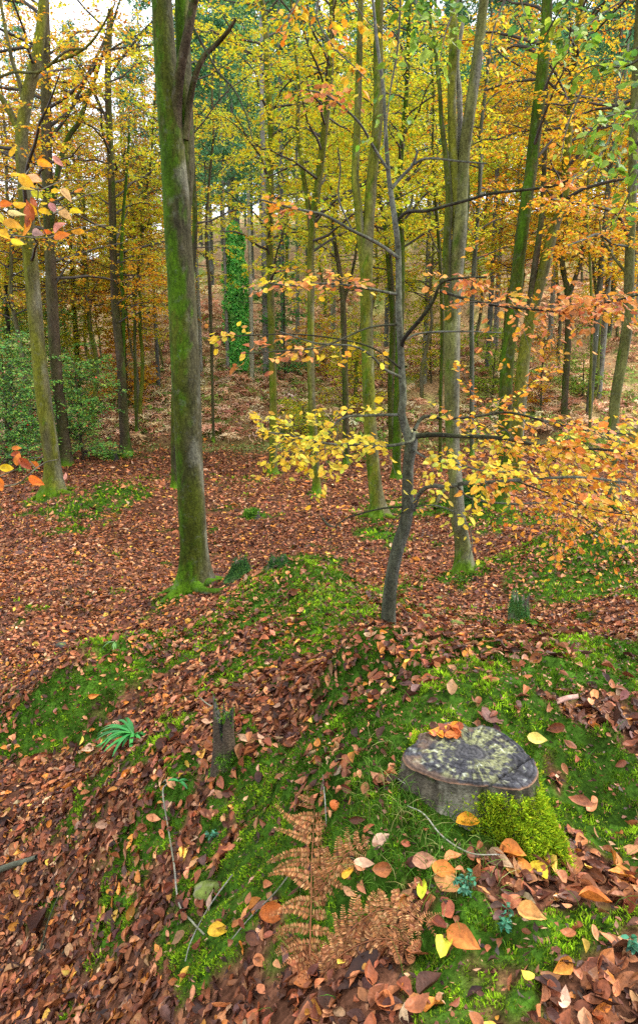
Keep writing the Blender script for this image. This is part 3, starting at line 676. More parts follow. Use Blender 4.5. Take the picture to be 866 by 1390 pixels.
# ------------------------------------------------------------------ the near sapling with its long leafy branches
def sapling():
    r = np.random.default_rng(77)
    g = GROUND(527, 848); Y = g[1]
    root = thing('beech_sapling', g, 'near crooked beech sapling with long low branches of yellow leaves, on the mossy crest', 'tree')
    D = PROJ(g)[2]; k = D / FPX / 2
    mb = MB(); path = [(527,846),(528,815),(533,775),(541,740),(549,715),(553,690),(553,660),(554,630),(558,605),(560,592)]
    P = np.vstack([[g[0], g[1], g[2] - .1], polyY(path, Y, dw=.0)])
    stem(mb, P, np.array([21,20,18,17,17,17,16,15,15,17,12]) * k, 18, .025, 'dull', .10, 0, None, (-.9,-.3,0), 5, rough=.09, bright=.8)
    mb.build('trunk', M_BARK, root)
    up = [(557,600),(550,580),(545,560),(547,540),(545,500),(543,460),(541,420),(541,380),(540,335),(536,300),(531,265),(527,235),(524,190),(522,150),(520,118),(512,60),(505,-10)]
    def limb(path, w, dy=0, look='dull', y0=0, nm='limb'):
        b = MB(); Pp = polyY(path, Y + y0, dy, .02); ww = np.interp(np.linspace(0, 1, len(Pp)), np.linspace(0, 1, len(w)), w) * k
        stem(b, Pp, ww, 9, .03, look, .05, 0, None, (0, 0, 1), len(path)); b.build(nm, M_BARK, root); return Pp
    limb(up, [13,10,9,8.5,8,7.5,7,6,5,4,4,3], 0, 'dull', nm='stem')
    T = lambda x: np.clip((x - 330) / 540, 0, 1)
    YEL = [(.80,.56,.03,5),(.70,.60,.05,4),(.86,.46,.03,2),(.45,.48,.04,1)]; OR = [(.78,.33,.03,4),(.70,.22,.03,3),(.82,.45,.03,3),(.52,.14,.03,1)]; PK = [(.66,.24,.06,4),(.75,.33,.08,3),(.5,.15,.05,2),(.8,.42,.05,1)]
    fol = MB()
    def spray(Pp, pal, dens=60, J=14, tl=.3, size=.044, **kw):
        dens = dens * .82; J = int(J * 1.15); tl = tl * 1.35; kw.setdefault('flat', .55); kw.setdefault('hang', .22)
        twigs_leaves(fol, crs(Pp, 9)[None], None, r, pal, dens=dens, size=size, J=J, tl=tl, kind='m', tw=.0009, jit=.045, **kw)
    # low storey
    a = limb([(561,692),(568,672),(582,660),(605,661),(630,656),(658,655),(700,652),(745,649),(790,648),(850,655)], [7,6,5,4,3,2], -1.1)
    spray(a[4:], OR, 22, 16, .25)
    a = limb([(620,659),(634,674),(660,681),(700,684),(745,684),(780,702),(820,730)], [3.5,3,2,1.5], .6); spray(a[2:], OR, 16, 12, .25)
    a = limb([(562,592),(590,590),(620,592),(674,594),(718,602),(757,607),(823,611),(900,622)], [7,6,5,4,3,2], -.8, 'dark')
    spray(a[1:], YEL[:3] + OR[:2], 60, 30, .34); spray(a[3:], OR, 44, 22, .34)
    a = limb([(735,604),(748,622),(764,630),(787,648),(822,682),(860,712)], [3,2.5,2], .3, 'dark'); spray(a, OR + YEL[:1], 46, 20, .45); spray(a + [0, -.3, .05], YEL, 24, 12, .4)
    a = limb([(640,640),(690,650),(740,668),(800,690),(860,700)], [2.5,2,1.2], -.6, 'dark'); spray(a, OR + YEL[:2], 34, 14, .28)
    a = limb([(700,598),(725,625),(755,660),(790,700),(815,720)], [2.5,2,1.4], 1.0, 'dark'); spray(a, OR, 40, 16, .4)
    a = limb([(562,584),(575,566),(604,568),(640,566),(690,560),(740,572),(800,585),(860,590)], [5,4,3,2], .5, 'dark'); spray(a[1:], YEL[:2] + OR, 45, 22, .3)
    a = limb([(562,588),(556,600),(508,607),(480,603),(454,603),(420,598),(390,590),(350,585)], [5,3.5,3,2,1.4], -.7); spray(a[1:], YEL, 58, 26, .34)
    a = limb([(540,563),(497,564),(470,566),(453,577),(440,600),(410,612),(380,620)], [4,3,2,1.4], -.4); spray(a[1:], YEL, 50, 22, .32)
    a = limb([(560,610),(580,622),(620,630),(660,640),(700,640)], [3,2,1.4], -1.0); spray(a, YEL, 52, 16, .35)
    a = limb([(551,688),(520,690),(490,697),(470,704),(455,715)], [3,2,1.4], -.2, 'dark'); spray(a[3:], YEL, 20, 5, .3)
    a = limb([(551,692),(538,702),(524,722)], [2,1.3], -.2, 'dark')
    a = limb([(560,688),(590,686),(625,700),(640,730),(636,760)], [2,1.5,1.2], -.5); spray(a[1:], YEL, 26, 9, .22)
    # middle storey
    a = limb([(544,512),(520,500),(505,484),(480,470),(430,466),(380,450)], [4,3,2,1.5], -.6); spray(a[1:], MIX, 20, 14, .2)
    a = limb([(546,470),(548,460),(573,430),(588,408),(598,385),(620,378),(660,376)], [5,5,4,3,2], -.4, 'dark'); spray(a[3:], PK, 50, 12, .4)
    a = limb([(548,462),(573,452),(633,450),(680,452)], [3,2.5,1.5], .3)
    a = limb([(598,395),(640,408),(692,417),(765,422),(810,414),(866,400)], [4,3,2.5,2], -.9, 'dark'); spray(a[1:], PK, 62, 26, .28); spray(a, OR, 30, 16, .25)
    a = limb([(541,400),(500,392),(450,385),(400,388),(365,384)], [4,3,2,1.5], -.8); spray(a[1:], PK + YEL[:1], 55, 18, .22)
    a = limb([(544,500),(500,470),(420,455),(340,455),(280,460)], [3,2,1.5,1], -.5, 'dark'); spray(a[3:], YEL + PK[:2], 45, 11, .3)
    a = limb([(541,440),(500,445),(440,470),(400,475),(330,480)], [3,2,1.5,1], -1.1, 'dark'); spray(a[2:], PK, 30, 14, .25)
    # upper storey
    a = limb([(537,302),(552,288),(580,286),(610,278),(640,270),(665,263),(718,257),(752,252),(770,245)], [4,4,3.5,3,2], -.5, 'dark'); spray(a[6:], OR, 60, 10, .45)
    limb([(552,288),(558,278),(560,265)], [3,3,2])
    limb([(531,256),(545,240),(560,224),(567,204)], [4.5,4,2.5]); a = limb([(560,224),(580,215),(625,219),(660,222)], [3,2.5,1.5], -.3)
    a = limb([(540,350),(520,335),(497,322),(478,313),(440,292),(400,283),(350,270)], [4.5,4,3,2], -.5); spray(a[4:], OR, 30, 10, .25)
    a = limb([(526,230),(507,200),(490,170),(465,145),(440,128),(415,122)], [3.5,3,2,1.5], -.4); spray(a[2:], PK, 40, 14, .3)
    a = limb([(478,313),(460,270),(462,230),(458,200)], [2,2,1.2], -.3)
    fol.build('foliage', [M_TWIG, M_TWIG, M_LEAFH], root)
sapling()

# ------------------------------------------------------------------ branches that hang in from trees just outside the frame
def hanging():
    r = np.random.default_rng(5)
    # left: large leaves seen close to
    Dn = 1.45
    def px(z, o, s): return (o[0] + z[0] / s, o[1] + z[1] / s)
    def cluster(label, tw, lv, o, s, origin):
        g = WD(origin[0], origin[1], Dn); root = thing('beech_branch', g, label, 'branch')
        for path, w in tw:
            mb = MB()
            P = np.array([WD(*px(p, o, s), Dn + .03 * math.sin(i * 2.1)) for i, p in enumerate(path)])
            stem(mb, P, np.linspace(w, w * .5, len(P)) * Dn / FPX / 2, 6, .012, 'twig', 0, 0, None, seed=3, bright=1.5)
            mb.build('twig', M_TWIG, root)
        Pn, T_, N_, S_, c_ = [], [], [], [], []
        for (x, y, a, l, c) in lv:
            aa = R(a); p = WD(*px((x, y), o, s), Dn + r.uniform(-.06, .06)); d = np.array([math.cos(aa), r.uniform(-.25, .25), -math.sin(aa)])
            ln = l / s * Dn / FPX * 1.02; Pn.append(p - d * ln * .5); T_.append(d); S_.append(ln)
            N_.append([r.normal(0, .3), -1, r.uniform(.1, 1.0)]); c_.append(c)
        mb = MB(); cc = np.array(c_) * np.exp(r.normal(0, .08, (len(c_), 3)))
        leaves(mb, Pn, T_, N_, np.array(S_), cc, 'h', r.uniform(.45, .62, len(S_)), .12, .25, edge=r.uniform(.1, .55, len(S_)), r=r)
        mb.build('foliage', M_LEAFH, root)
    y, yg, pk, pe, ro, rb, og = (.85,.52,.02), (.68,.58,.04), (.75,.36,.24), (.88,.52,.20), (.70,.20,.03), (.38,.08,.02), (.78,.34,.02)
    cluster('spray of big yellow and pink beech leaves hanging in at the left edge',
        [([(-60,290),(150,320),(350,380),(450,350),(600,300),(866,295)],2.2), ([(0,750),(100,790),(200,805),(330,815),(470,815)],2.4), ([(480,600),(590,540),(760,440),(900,400)],2.2),
         ([(450,815),(650,745),(820,710),(960,700)],2), ([(350,380),(345,560),(370,700),(420,790)],1.6), ([(230,250),(290,180),(410,180),(500,190)],1.6)],
        [(130,40,-60,120,y),(410,150,15,140,og),(530,130,45,110,pk),(155,240,0,110,y),(245,310,40,180,y),(320,280,22,140,pe),(240,362,0,140,yg),(345,430,25,140,yg),(505,395,0,85,y),(600,430,50,150,pe),
         (190,520,0,125,y),(65,525,-8,120,ro),(155,590,8,150,pe),(265,600,100,230,rb),(310,505,60,100,rb),(300,570,50,140,y),(405,512,0,60,y),(480,545,60,110,pk),(410,600,15,120,y),(590,600,45,160,pe),(120,690,20,180,og),
         (265,730,125,180,og),(165,860,20,125,y),(350,780,12,115,(.6,.34,.28)),(440,770,10,95,ro),(540,720,-40,140,pk),(560,800,-15,150,ro),(720,765,5,130,og),(35,790,30,140,y),(690,590,0,130,y),(10,640,60,120,yg),(710,385,-20,90,og),(480,480,2,60,og)],
        (0, 200), 6.66, (-10, 290))
    cluster('twig of a few red-orange beech leaves low at the left edge, before the holly',
        [([(-40,985),(30,960),(90,935)],2.2), ([(20,1025),(100,1010),(160,960),(200,925),(250,895),(312,882)],2.5), ([(190,925),(160,880),(235,868)],1.6)],
        [(95,880,-75,70,ro),(88,850,-20,55,rb),(138,905,50,85,rb),(45,930,5,75,y),(190,915,35,65,ro),(198,995,30,90,ro),(5,1015,70,80,ro),(90,820,0,50,ro),(352,970,-80,40,pk)], (0, 400), 3.94, (-8, 655))
    # green leaves drooping from above
    def green(label, paths, Dd, pal, dens, name='beech_branch', size=.05):
        root = thing(name, WD(*paths[0][0], Dd), label, 'branch'); fb = MB()
        for i, p in enumerate(paths):
            P = np.array([WD(a, b, Dd + .12 * math.sin(j + i)) for j, (a, b) in enumerate(p)])
            mb = MB(); stem(mb, P, np.linspace(3.2, 1.2, len(P)) * Dd / FPX / 2, 6, .03, 'twig', 0, 0, None, seed=i); mb.build('twig', M_TWIG, root)
            twigs_leaves(fb, crs(P, 9)[None], None, r, pal, dens=dens, size=size, J=9, tl=.28, kind='m', tw=.0006, hang=.4, jit=.02)
        fb.build('foliage', [M_TWIG, M_TWIG, M_LEAFH], root)
    GR = [(.20,.36,.03,5),(.30,.44,.04,4),(.10,.25,.04,2),(.42,.50,.04,1.5)]
    green('branches of green leaves drooping in at the top right corner', [[(900,40),(860,70),(838,120),(832,170),(815,215),(806,250)], [(880,-20),(830,10),(790,40),(765,75)], [(900,120),(860,150),(820,160),(790,190)],
          [(900,200),(870,230),(850,270),(835,300)], [(800,-30),(770,0),(750,30),(735,60)], [(890,60),(850,90),(800,90),(770,115)], [(880,0),(870,60),(868,140),(850,200)], [(700,-20),(712,20),(722,45)]], 3.0, GR, 48)
    green('drooping green twigs at the top edge beside the fused stems', [[(610,-40),(590,0),(575,35),(566,60)], [(640,-40),(622,0),(606,40),(596,85)], [(560,-30),(566,10),(575,30)]], 3.0, GR, 52)
    green('sparse green twig dangling in the air left of the fused stems', [[(545,-40),(540,60),(530,120),(524,170),(520,200)]], 3.3, GR, 16)
    green('rusty hanging twigs at the top edge left of the twin stems', [[(470,-40),(480,0),(500,30),(530,50)], [(440,-30),(430,20),(450,60),(480,90),(500,110)], [(420,-30),(400,10),(380,40)]], 4.2, MIX, 40, size=.055)
    green('rusty twigs hanging in the air above the right-hand leaning beech', [[(700,-30),(680,10),(665,60),(672,90)], [(790,120),(770,170),(760,220)], [(820,200),(800,230),(775,245)]], 5, MIX, 36, size=.055)
hanging()

# ------------------------------------------------------------------ far trees: a few built once, then copied with their parts
def copy_tree(o):
    c = o.copy(); C.objects.link(c)
    for ch in list(o.children):
        d = ch.copy(); C.objects.link(d); d.parent = c
    return c
def pine_proto(seed, h, r0, z0, look, dens=1., wide=2.6, pal=None):
    r = np.random.default_rng(seed)
    root = thing('pine_tree', (0, 0, 0), 'x', 'tree')
    n = 12; z = np.linspace(-.5, h, n); wob = np.cumsum(r.normal(0, .035, (n, 2)), 0)
    P = np.c_[wob * np.linspace(0, 1, n)[:, None], z]; Rr = r0 * (1 - z.clip(0) / h * .85)
    mb = MB(); tP, tR = stem(mb, P, Rr, 8, .5, look, .05, 0, None, seed=seed, rough=.03)
    k = 10; zz = r.uniform(2, z0, k); a = r.uniform(0, 6.28, k); l = r.uniform(.3, 1.6, k)
    Q = np.stack([np.stack([np.interp(zz, z, P[:, 0]) + np.cos(a) * l * s, np.interp(zz, z, P[:, 1]) + np.sin(a) * l * s, zz + .1 * l * s], -1) for s in (0, .5, 1)], 1)
    tubes(mb, Q, np.full((k, 3), 1) * [.02, .015, .006], 4, (.08, .06, .05))
    mb.build('trunk', M_PINE, root)
    cb = MB(); nb = int(46 * dens); zz = z0 + (h - z0) * r.random(nb) ** .8; a = r.uniform(0, 6.28, nb)
    f = (zz - z0) / (h - z0); l = wide * (.35 + .65 * np.sin(np.pi * np.clip(.25 + .75 * f, 0, 1))) * r.uniform(.6, 1.15, nb) * (1.05 - f * .6)
    d = np.stack([np.cos(a), np.sin(a), .35 - .3 * (1 - f)], -1)
    o = np.stack([np.zeros(nb), np.zeros(nb), zz], -1)
    Q = o[:, None] + d[:, None] * (l[:, None] * np.linspace(0, 1, 5)[None])[..., None]; Q[..., 2] += .18 * l[:, None] * np.linspace(0, 1, 5)[None] ** 2
    tubes(cb, Q, (.012 + .01 * l)[:, None] * np.linspace(1, .3, 5)[None], 4, (.11, .075, .05), 0)
    m = int(150 * dens); idx = np.repeat(np.arange(nb), m // 2 + 20); tot = len(idx)
    t = r.uniform(.3, 1.02, tot)
    ctr = o[idx] + d[idx] * (l[idx] * t)[:, None]; ctr[:, 2] += .18 * l[idx] * t ** 2
    cl = (np.round(t * 5) / 5)[:, None]
    P0 = ctr + r.normal(0, 1, (tot, 3)) * np.array([.22, .22, .13]) * (.6 + .6 * (l[idx] / wide))[:, None]
    dr = norm(d[idx] * .4 + r.normal(0, .7, (tot, 3)) + [0, 0, .15])
    col = pick(pal or [(.09,.26,.11,4),(.15,.36,.17,3),(.06,.17,.07,3),(.24,.36,.10,1.4)], tot, r)
    leaves(cb, P0, dr, r.normal(0, 1, (tot, 3)), r.uniform(.16, .34, tot), col, 'q', .26, .1, .1, mi=1, r=r)
    cb.build('crown', [M_TWIG, M_NEEDLE], root)
    return root
def leafy_proto(seed, h, pal, n=46, z0=2.2, L=(1.6, 4.2), size=.12, dens=24, r0=.09, kind='beech_tree'):
    r = np.random.default_rng(seed)
    root = thing(kind, (0, 0, 0), 'x', 'tree')
    m = 14; z = np.linspace(-.4, h, m); wob = np.cumsum(r.normal(0, .10, (m, 2)), 0); wob -= wob[0]
    P = np.c_[wob, z]; Rr = r0 * (1 - z.clip(0) / h * .88)
    mb = MB(); tP, tR = stem(mb, P, Rr, 8, .3, 'olive', .35, 0, None, seed=seed); mb.build('trunk', M_BARK, root)
    cb = MB(); crown(cb, tP, tR, r, n=n, z=(z0, h - .2), L=L, pal=pal, dens=dens, size=size, J=9, el=(-.1, .8), jit=.16, tl=.45)
    cb.build('crown', [M_TWIG, M_TWIG, M_LEAF], root)
    return root

def place(proto, used, x, y, rz, s, label, group, sz=None):
    o = proto if not used.get(proto.name) else copy_tree(proto)
    used[proto.name] = 1
    o.location = (x, y, float(HB(x, y)) - .05); o.rotation_euler = (0, 0, rz); o.scale = (s, s, sz or s)
    o['label'] = label; o['group'] = group
    return o
ORD = ['first','second','third','fourth','fifth','sixth','seventh','eighth','ninth','tenth','eleventh','twelfth','thirteenth','fourteenth','fifteenth','sixteenth','seventeenth','eighteenth','nineteenth','twentieth']
def far_trees():
    r = np.random.default_rng(99); used = {}
    PN = [pine_proto(1, 23, .15, 11, 'pale', 1.2), pine_proto(2, 25, .13, 12, 'dull', 1.2), pine_proto(3, 21, .14, 9, 'pale', 1.3)]
    CO = [(.22,.17,.145), (.30,.27,.24)]
    # pines whose feet the photo shows
    shown = [(62,505),(127,500),(199,470),(216,525),(266,470),(273,512),(287,465),(310,505),(362,512),(385,470),(404,455),
             (575,520),(600,470),(661,506),(672,470),(745,470),(798,566),(812,540),(817,470),(826,455),(851,470),(860,440),(452,460),(524,470)]
    pts = []
    for (px, py) in shown:
        g = GROUND(px, py); pts.append((px, g[0], g[1], True))
    for k in range(105):
        y = r.uniform(52, 112); x = r.uniform(-.58, .58) * y
        pts.append((PROJ([x, y, float(HB(x, y))])[0], x, y, False))
    left = sorted([p for p in pts if p[3] and p[0] < 322], key=lambda p: -p[0]); right = sorted([p for p in pts if p[3] and p[0] >= 322], key=lambda p: p[0])
    for i, p in enumerate(left): place(PN[i % 3], used, p[1], p[2], r.uniform(0, 6), r.uniform(.6, .8), 'bare straight pine on the bracken slope, %s to the left of the ivy-clad trunk' % ORD[i], 'pines standing on the bracken slope')
    for i, p in enumerate(right): place(PN[i % 3], used, p[1], p[2], r.uniform(0, 6), r.uniform(.85, 1.1), 'bare straight pine on the bracken slope, %s to the right of the ivy-clad trunk' % ORD[i], 'pines standing on the bracken slope')
    FN = [pine_proto(4, 20, .16, 3.5, 'dull', 1.9, 3.3), pine_proto(5, 23, .16, 5, 'dull', 1.9, 3.2)]
    for p in [p for p in pts if not p[3]]: place(FN[int(r.integers(2))], used, p[1], p[2], r.uniform(0, 6), r.uniform(.85, 1.2) * (.50 if p[0] < 235 else (.7 if p[0] < 300 else .95)), 'distant green pine high on the hill, one of the crowd seen through the leaves', 'distant pines high on the hill')
    for i, (px, y, s_) in enumerate([(292,50,1.12),(318,44,1.1),(345,52,1.15),(366,62,1.1),(268,58,.95),(470,60,1.1),(600,64,1.05),(850,58,1.0)]):
        p = WY(px, 500, y); place(FN[i % 2], used, p[0], y, r.uniform(0, 6), s_, 'tall soft green conifer rising behind the gold leaves, %s of these from the left' % ORD[[1, 2, 3, 4, 0, 5, 6, 7][i]], 'tall conifers rising behind the gold leaves')
    LP = [leafy_proto(11, 12.5, GOLD, z0=4.5, n=60), leafy_proto(12, 14, GOLD, z0=5, n=64), leafy_proto(13, 12, ORNG, z0=4.2, n=56), leafy_proto(14, 11.5, MIX, z0=3.8, n=56), leafy_proto(15, 11, LIME, z0=4, n=56), leafy_proto(16, 13, MIX + RUST, z0=4, n=64, dens=15, size=.10)]
    # trees with their own look, placed where the photo shows their colour
    spec = [(30,22,5,1.0),(118,24,5,1.05),(188,25,5,1.0),(128,30,5,.95),(60,34,5,.9),(5,28,5,.95),(190,33,5,.9),(-30,26,0,.66),(20,30,3,.62),(95,26,4,.6),(60,24,1,.55),(140,31,0,.62),(190,26,0,.66),(222,30,2,.66),(170,38,2,.7),(110,40,1,.7),(30,42,3,.7),
            (262,46,0,1),(385,42,1,1),(440,40,4,1),(480,27,0,1),(505,37,4,1),(575,28,4,1),(600,38,4,1),(650,33,3,1),(690,29,3,1),(760,31,0,1),(800,27,3,1),(835,35,2,1),(875,30,3,1),(900,40,0,1),(420,48,4,1),(530,46,0,1),(640,46,4,1),(780,47,1,1),(700,42,4,1)]
    nm = ['golden', 'tall golden', 'orange', 'gold and green', 'lime green', 'sparse rusty']
    spec = sorted(spec, key=lambda s: s[0]); cnt = {}
    spec = sorted(spec, key=lambda s: s[0]); cnt = {}
    for (px, y, k, sc_) in spec:
        p = WY(px, 500, y); cnt[k] = cnt.get(k, 0) + 1
        place(LP[k], used, p[0], y, r.uniform(0, 6), sc_ * r.uniform(.92, 1.12), '%s slim tree beyond the wood floor, %s of its colour from the left' % (nm[k], ORD[cnt[k] - 1]), 'slim leafy trees beyond the wood floor')
    # understorey low golden beech and shrubs
    def shrub(label, px, py, h, w, pal, n, size, dens=22, look='brown', name='shrub', lean=None, mt=M_LEAF, seed=5, el=(-.1, .9)):
        rr = np.random.default_rng(seed); g = GROUND(px, py); root = thing(name, g, label, 'shrub'); mb = MB()
        tP = np.linspace([0, 0, -.1], [0, 0, h], 10) + g; tP[:, :2] += np.cumsum(rr.normal(0, .03, (10, 2)), 0)
        P2, R2 = stem(mb, tP, np.linspace(.045, .012, 10), 6, .15, look, .3, 0, None, seed=seed); mb.build('stem', M_BARK, root)
        cb = MB(); crown(cb, P2, R2, rr, n=n, z=(g[2] + .15, g[2] + h), L=(w * .5, w), pal=pal, dens=dens, size=size, J=10, el=el, jit=.08, tl=.45, s0=.05)
        cb.build('foliage', [M_TWIG, M_TWIG, mt], root)
    HOL = [(.08,.26,.035,5),(.15,.38,.05,4),(.34,.50,.07,3),(.04,.13,.03,1.5)]
    HL2 = HOL + [(.45,.04,.02,.35), (.3, .33, .05, .6)]
    shrub('dark green holly bush with red berries, filling the left edge below the leaning beech', 12, 640, 3.6, 1.7, HL2, 66, .075, 44, mt=M_HOLLY, name='holly_bush', seed=31)
    shrub('green holly bush between the two left beeches, reaching right over the leaves', 112, 625, 3.0, 1.6, HL2, 54, .075, 42, mt=M_HOLLY, name='holly_bush', seed=32)
    shrub('pale green bushy holly rising behind the left beeches', 60, 590, 4.4, 2.3, HL2 + [(.25,.38,.06,1.6)], 60, .09, 34, mt=M_HOLLY, name='holly_bush', seed=33)
    shrub('bright orange-gold young beech glowing behind the slim dark beech', 172, 548, 4.6, 2.0, [(.82,.42,.02,4),(.80,.52,.03,3),(.7,.25,.02,2)], 44, .11, 26, name='young_beech', seed=34)
    shrub('yellow-green bush over the holly, behind the left beeches', 95, 560, 5.2, 2.2, LIME, 34, .11, 24, name='shrub', seed=35)
    shrub('lime-green bush on the slope beside the purple-grey pine', 668, 545, 3.0, 1.7, [(.40,.50,.04,3),(.26,.42,.04,3)], 28, .11, 24, name='shrub', seed=36)
    shrub('low lime and gold bush at the foot of the slope, right of the ivy-clad trunk', 415, 590, 1.2, 1.5, LIME, 22, .09, 26, name='shrub', seed=37, el=(-.1, .5))
    shrub('low green bramble bush at the foot of the slope by the right-edge beech', 790, 622, .9, 1.5, [(.2,.34,.04,3),(.32,.40,.04,2)], 22, .08, 30, name='shrub', seed=38, el=(-.1, .5))
    shrub('orange-leaved young beech behind the V-forked beech, low on the slope', 415, 505, 2.4, 2.2, ORNG, 22, .10, 24, name='young_beech', seed=39, el=(-.1, .5))
    shrub('orange young beech in the bracken right of the two leaning beeches', 735, 560, 3.4, 1.6, ORNG, 22, .10, 20, name='young_beech', seed=40)
    shrub('golden young beech low behind the twin-stemmed beech', 470, 560, 3.2, 2.2, GOLD, 26, .10, 24, name='young_beech', seed=41)
    shrub('green leafy bush far left beyond the holly, under rusty leaves', 10, 545, 5, 2.4, [(.12,.25,.05,3),(.3,.36,.05,2),(.6,.4,.04,2)], 40, .11, 24, name='shrub', seed=42)
    shrub('yellow-green young beech on the slope, just left of the three fused stems', 585, 520, 3.6, 2.2, LIME, 30, .11, 24, name='young_beech', seed=43)
    shrub('gold and green bush on the slope between the forked brown trunk and twin-stemmed beech', 480, 520, 3.0, 2.0, GOLD, 24, .11, 22, name='shrub', seed=44)
    shrub('small green bush on the slope behind the small Y-forked beech', 790, 545, 1.8, 1.6, [(.22,.40,.05,3),(.38,.48,.05,2)], 20, .10, 22, name='shrub', seed=45)
    shrub('green-leaved young tree just right of the ivy-clad trunk, behind the olive beech', 388, 520, 6.5, 1.8, [(.10,.32,.08,4),(.2,.44,.08,3)], 46, .12, 24, name='young_tree', seed=46)
    # ivy-clad trunk
    g = GROUND(324, 503); root = thing('ivy_clad_tree', g, 'tall trunk thickly wrapped in bright green ivy, on the slope', 'tree')
    D = PROJ(g)[2]; top = WY(318, 300, g[1])
    mb = MB(); stem(mb, [g - [0, 0, .3], (g + top) / 2, top, top + [0, 0, 5]], [.16, .14, .12, .05], 8, .3, 'dull'); mb.build('trunk', M_PINE, root)
    n = 9500; hh = top[2] - g[2]; t = r.random(n); a = r.uniform(0, 6.28, n)
    lump = fbm(np.cos(a) * 1.5, np.sin(a) * 1.5, t * 9, 3, 3)
    rad = (.27 + .24 * np.sin(np.pi * np.clip(t * .9 + .1, 0, 1)) ** .7) * (1 + .95 * lump) * np.where(t > .93, (1 - t) / .07 * .7 + .3, 1) * r.uniform(.75, 1.05, n)
    c = g[None] + (top - g)[None] * t[:, None]
    P = c + np.stack([np.cos(a) * rad, np.sin(a) * rad, 0 * a], -1)
    N_ = np.stack([np.cos(a), np.sin(a), .5 + 0 * a], -1) + r.normal(0, .4, (n, 3)); T_ = np.stack([-np.sin(a), np.cos(a), -1 + 0 * a], -1) + r.normal(0, .6, (n, 3))
    mb = MB(); leaves(mb, P, T_, N_, r.uniform(.08, .17, n), pick([(.18,.58,.12,5),(.32,.72,.16,4),(.08,.36,.07,2)], n, r) * (1 + .3 * lump[:, None]), 'q', .85, .1, .15, center=True, r=r); mb.build('ivy', M_LEAF, root)
    # pale snag
    g = GROUND(342, 520); top = WY(337, 258, g[1]); root = thing('dead_pine', g, 'thin pale bare dead stem just right of the ivy-clad trunk', 'tree')
    mb = MB(); stem(mb, [g - [0, 0, .3], g * .6 + top * .4 + [.03, 0, 0], top], [.10, .09, .06], 8, .3, 'pale', 0, bright=1.5); mb.build('trunk', M_PINE, root)
far_trees()

# ------------------------------------------------------------------ bracken on the slope
def bracken():
    r = np.random.default_rng(17)
    mb = MB(); n = 8500
    y = r.uniform(23.6, 56, n * 2); x = r.uniform(-.56, .56, n * 2) * y
    yy = y - 23.6 - 1.2 * np.sin(x * .17 + .5) + .04 * x
    k = (fbm(x * .35, y * .35, 0, 111, 3) + .35 - .02 * (yy) > r.uniform(-.3, .35, len(x))) & (yy > .2); x, y = x[k], y[k]; n = len(x)
    z = HB(x, y); a = r.uniform(0, 6.28, n); L = r.uniform(.6, 1.3, n); el = r.uniform(.15, 1.1, n)
    d = np.stack([np.cos(a) * np.cos(el), np.sin(a) * np.cos(el), np.sin(el)], -1)
    J = 13; s = np.linspace(.15, 1, J)
    P = np.stack([x, y, z], -1)[:, None] + d[:, None] * (L[:, None] * s)[..., None]; P[..., 2] -= (L[:, None] * s ** 2) * (.45 + .3 * np.sin(el))[:, None]
    pal = pick([(.62,.35,.20,5),(.78,.52,.32,4),(.40,.19,.10,2.5),(.80,.62,.34,3),(.28,.42,.08,1.6)], n, r, .2)
    tan = norm(np.gradient(P, axis=1)); h = norm(np.stack([-tan[..., 1], tan[..., 0], 0 * tan[..., 0]], -1) + 1e-6)
    for sg in (-1, 1):
        T_ = (h * sg + tan * .35 + r.normal(0, .3, h.shape) - [0, 0, .25]).reshape(-1, 3)
        sz = (L[:, None] * .30 * np.sin(np.pi * np.clip(s * .8 + .2, 0, .98)) * r.uniform(.7, 1.2, (n, J))).ravel()
        leaves(mb, P.reshape(-1, 3), T_, r.normal(0, .6, (n * J, 3)) + [0, 0, 1], sz, np.repeat(pal, J, 0), 'q', .24, .2, .5, r=r)
    tag(mb.build('bracken', M_FERN), 'dead russet bracken covering the far slope', 'bracken', kind='stuff')
    # green brambles and grass among it and along the track
    mb = MB(); n = 16000; y = r.uniform(20.5, 42, n); x = r.uniform(-.56, .56, n) * y
    yy = y - 23.6 - 1.2 * np.sin(x * .17 + .5) + .04 * x
    k = fbm(x * .5, y * .5, 0, 121, 3) > .12 + .3 * (yy < .5); x, y = x[k], y[k]; n = len(x)
    P = np.stack([x, y, HB(x, y) + r.uniform(0, .3, n)], -1)
    leaves(mb, P, r.normal(0, 1, (n, 3)) + [0, 0, .6], r.normal(0, .5, (n, 3)) + [0, -.4, 1], r.uniform(.08, .2, n), pick([(.20,.34,.05,4),(.38,.44,.08,3),(.10,.20,.04,2),(.50,.42,.18,2)], n, r), 'q', .5, .1, .2, r=r)
    n = 14000; y = r.uniform(20.4, 25, n); x = r.uniform(-.56, .56, n) * y; k = TRACK(x, y) > r.uniform(.1, .9, n); x, y = x[k], y[k]; n = len(x)
    P = np.stack([x, y, HB(x, y)], -1)
    leaves(mb, P, r.normal(0, .5, (n, 3)) + [0, 0, 1], r.normal(0, .5, (n, 3)) + [0, -1, 0], r.uniform(.05, .14, n), pick([(.30,.36,.10,4),(.40,.38,.16,3),(.18,.28,.05,2)], n, r), 'q', .22, .1, .2, r=r)
    tag(mb.build('undergrowth', M_MOSS), 'green brambles and pale grass along the foot of the far slope', 'undergrowth', kind='stuff')
bracken()

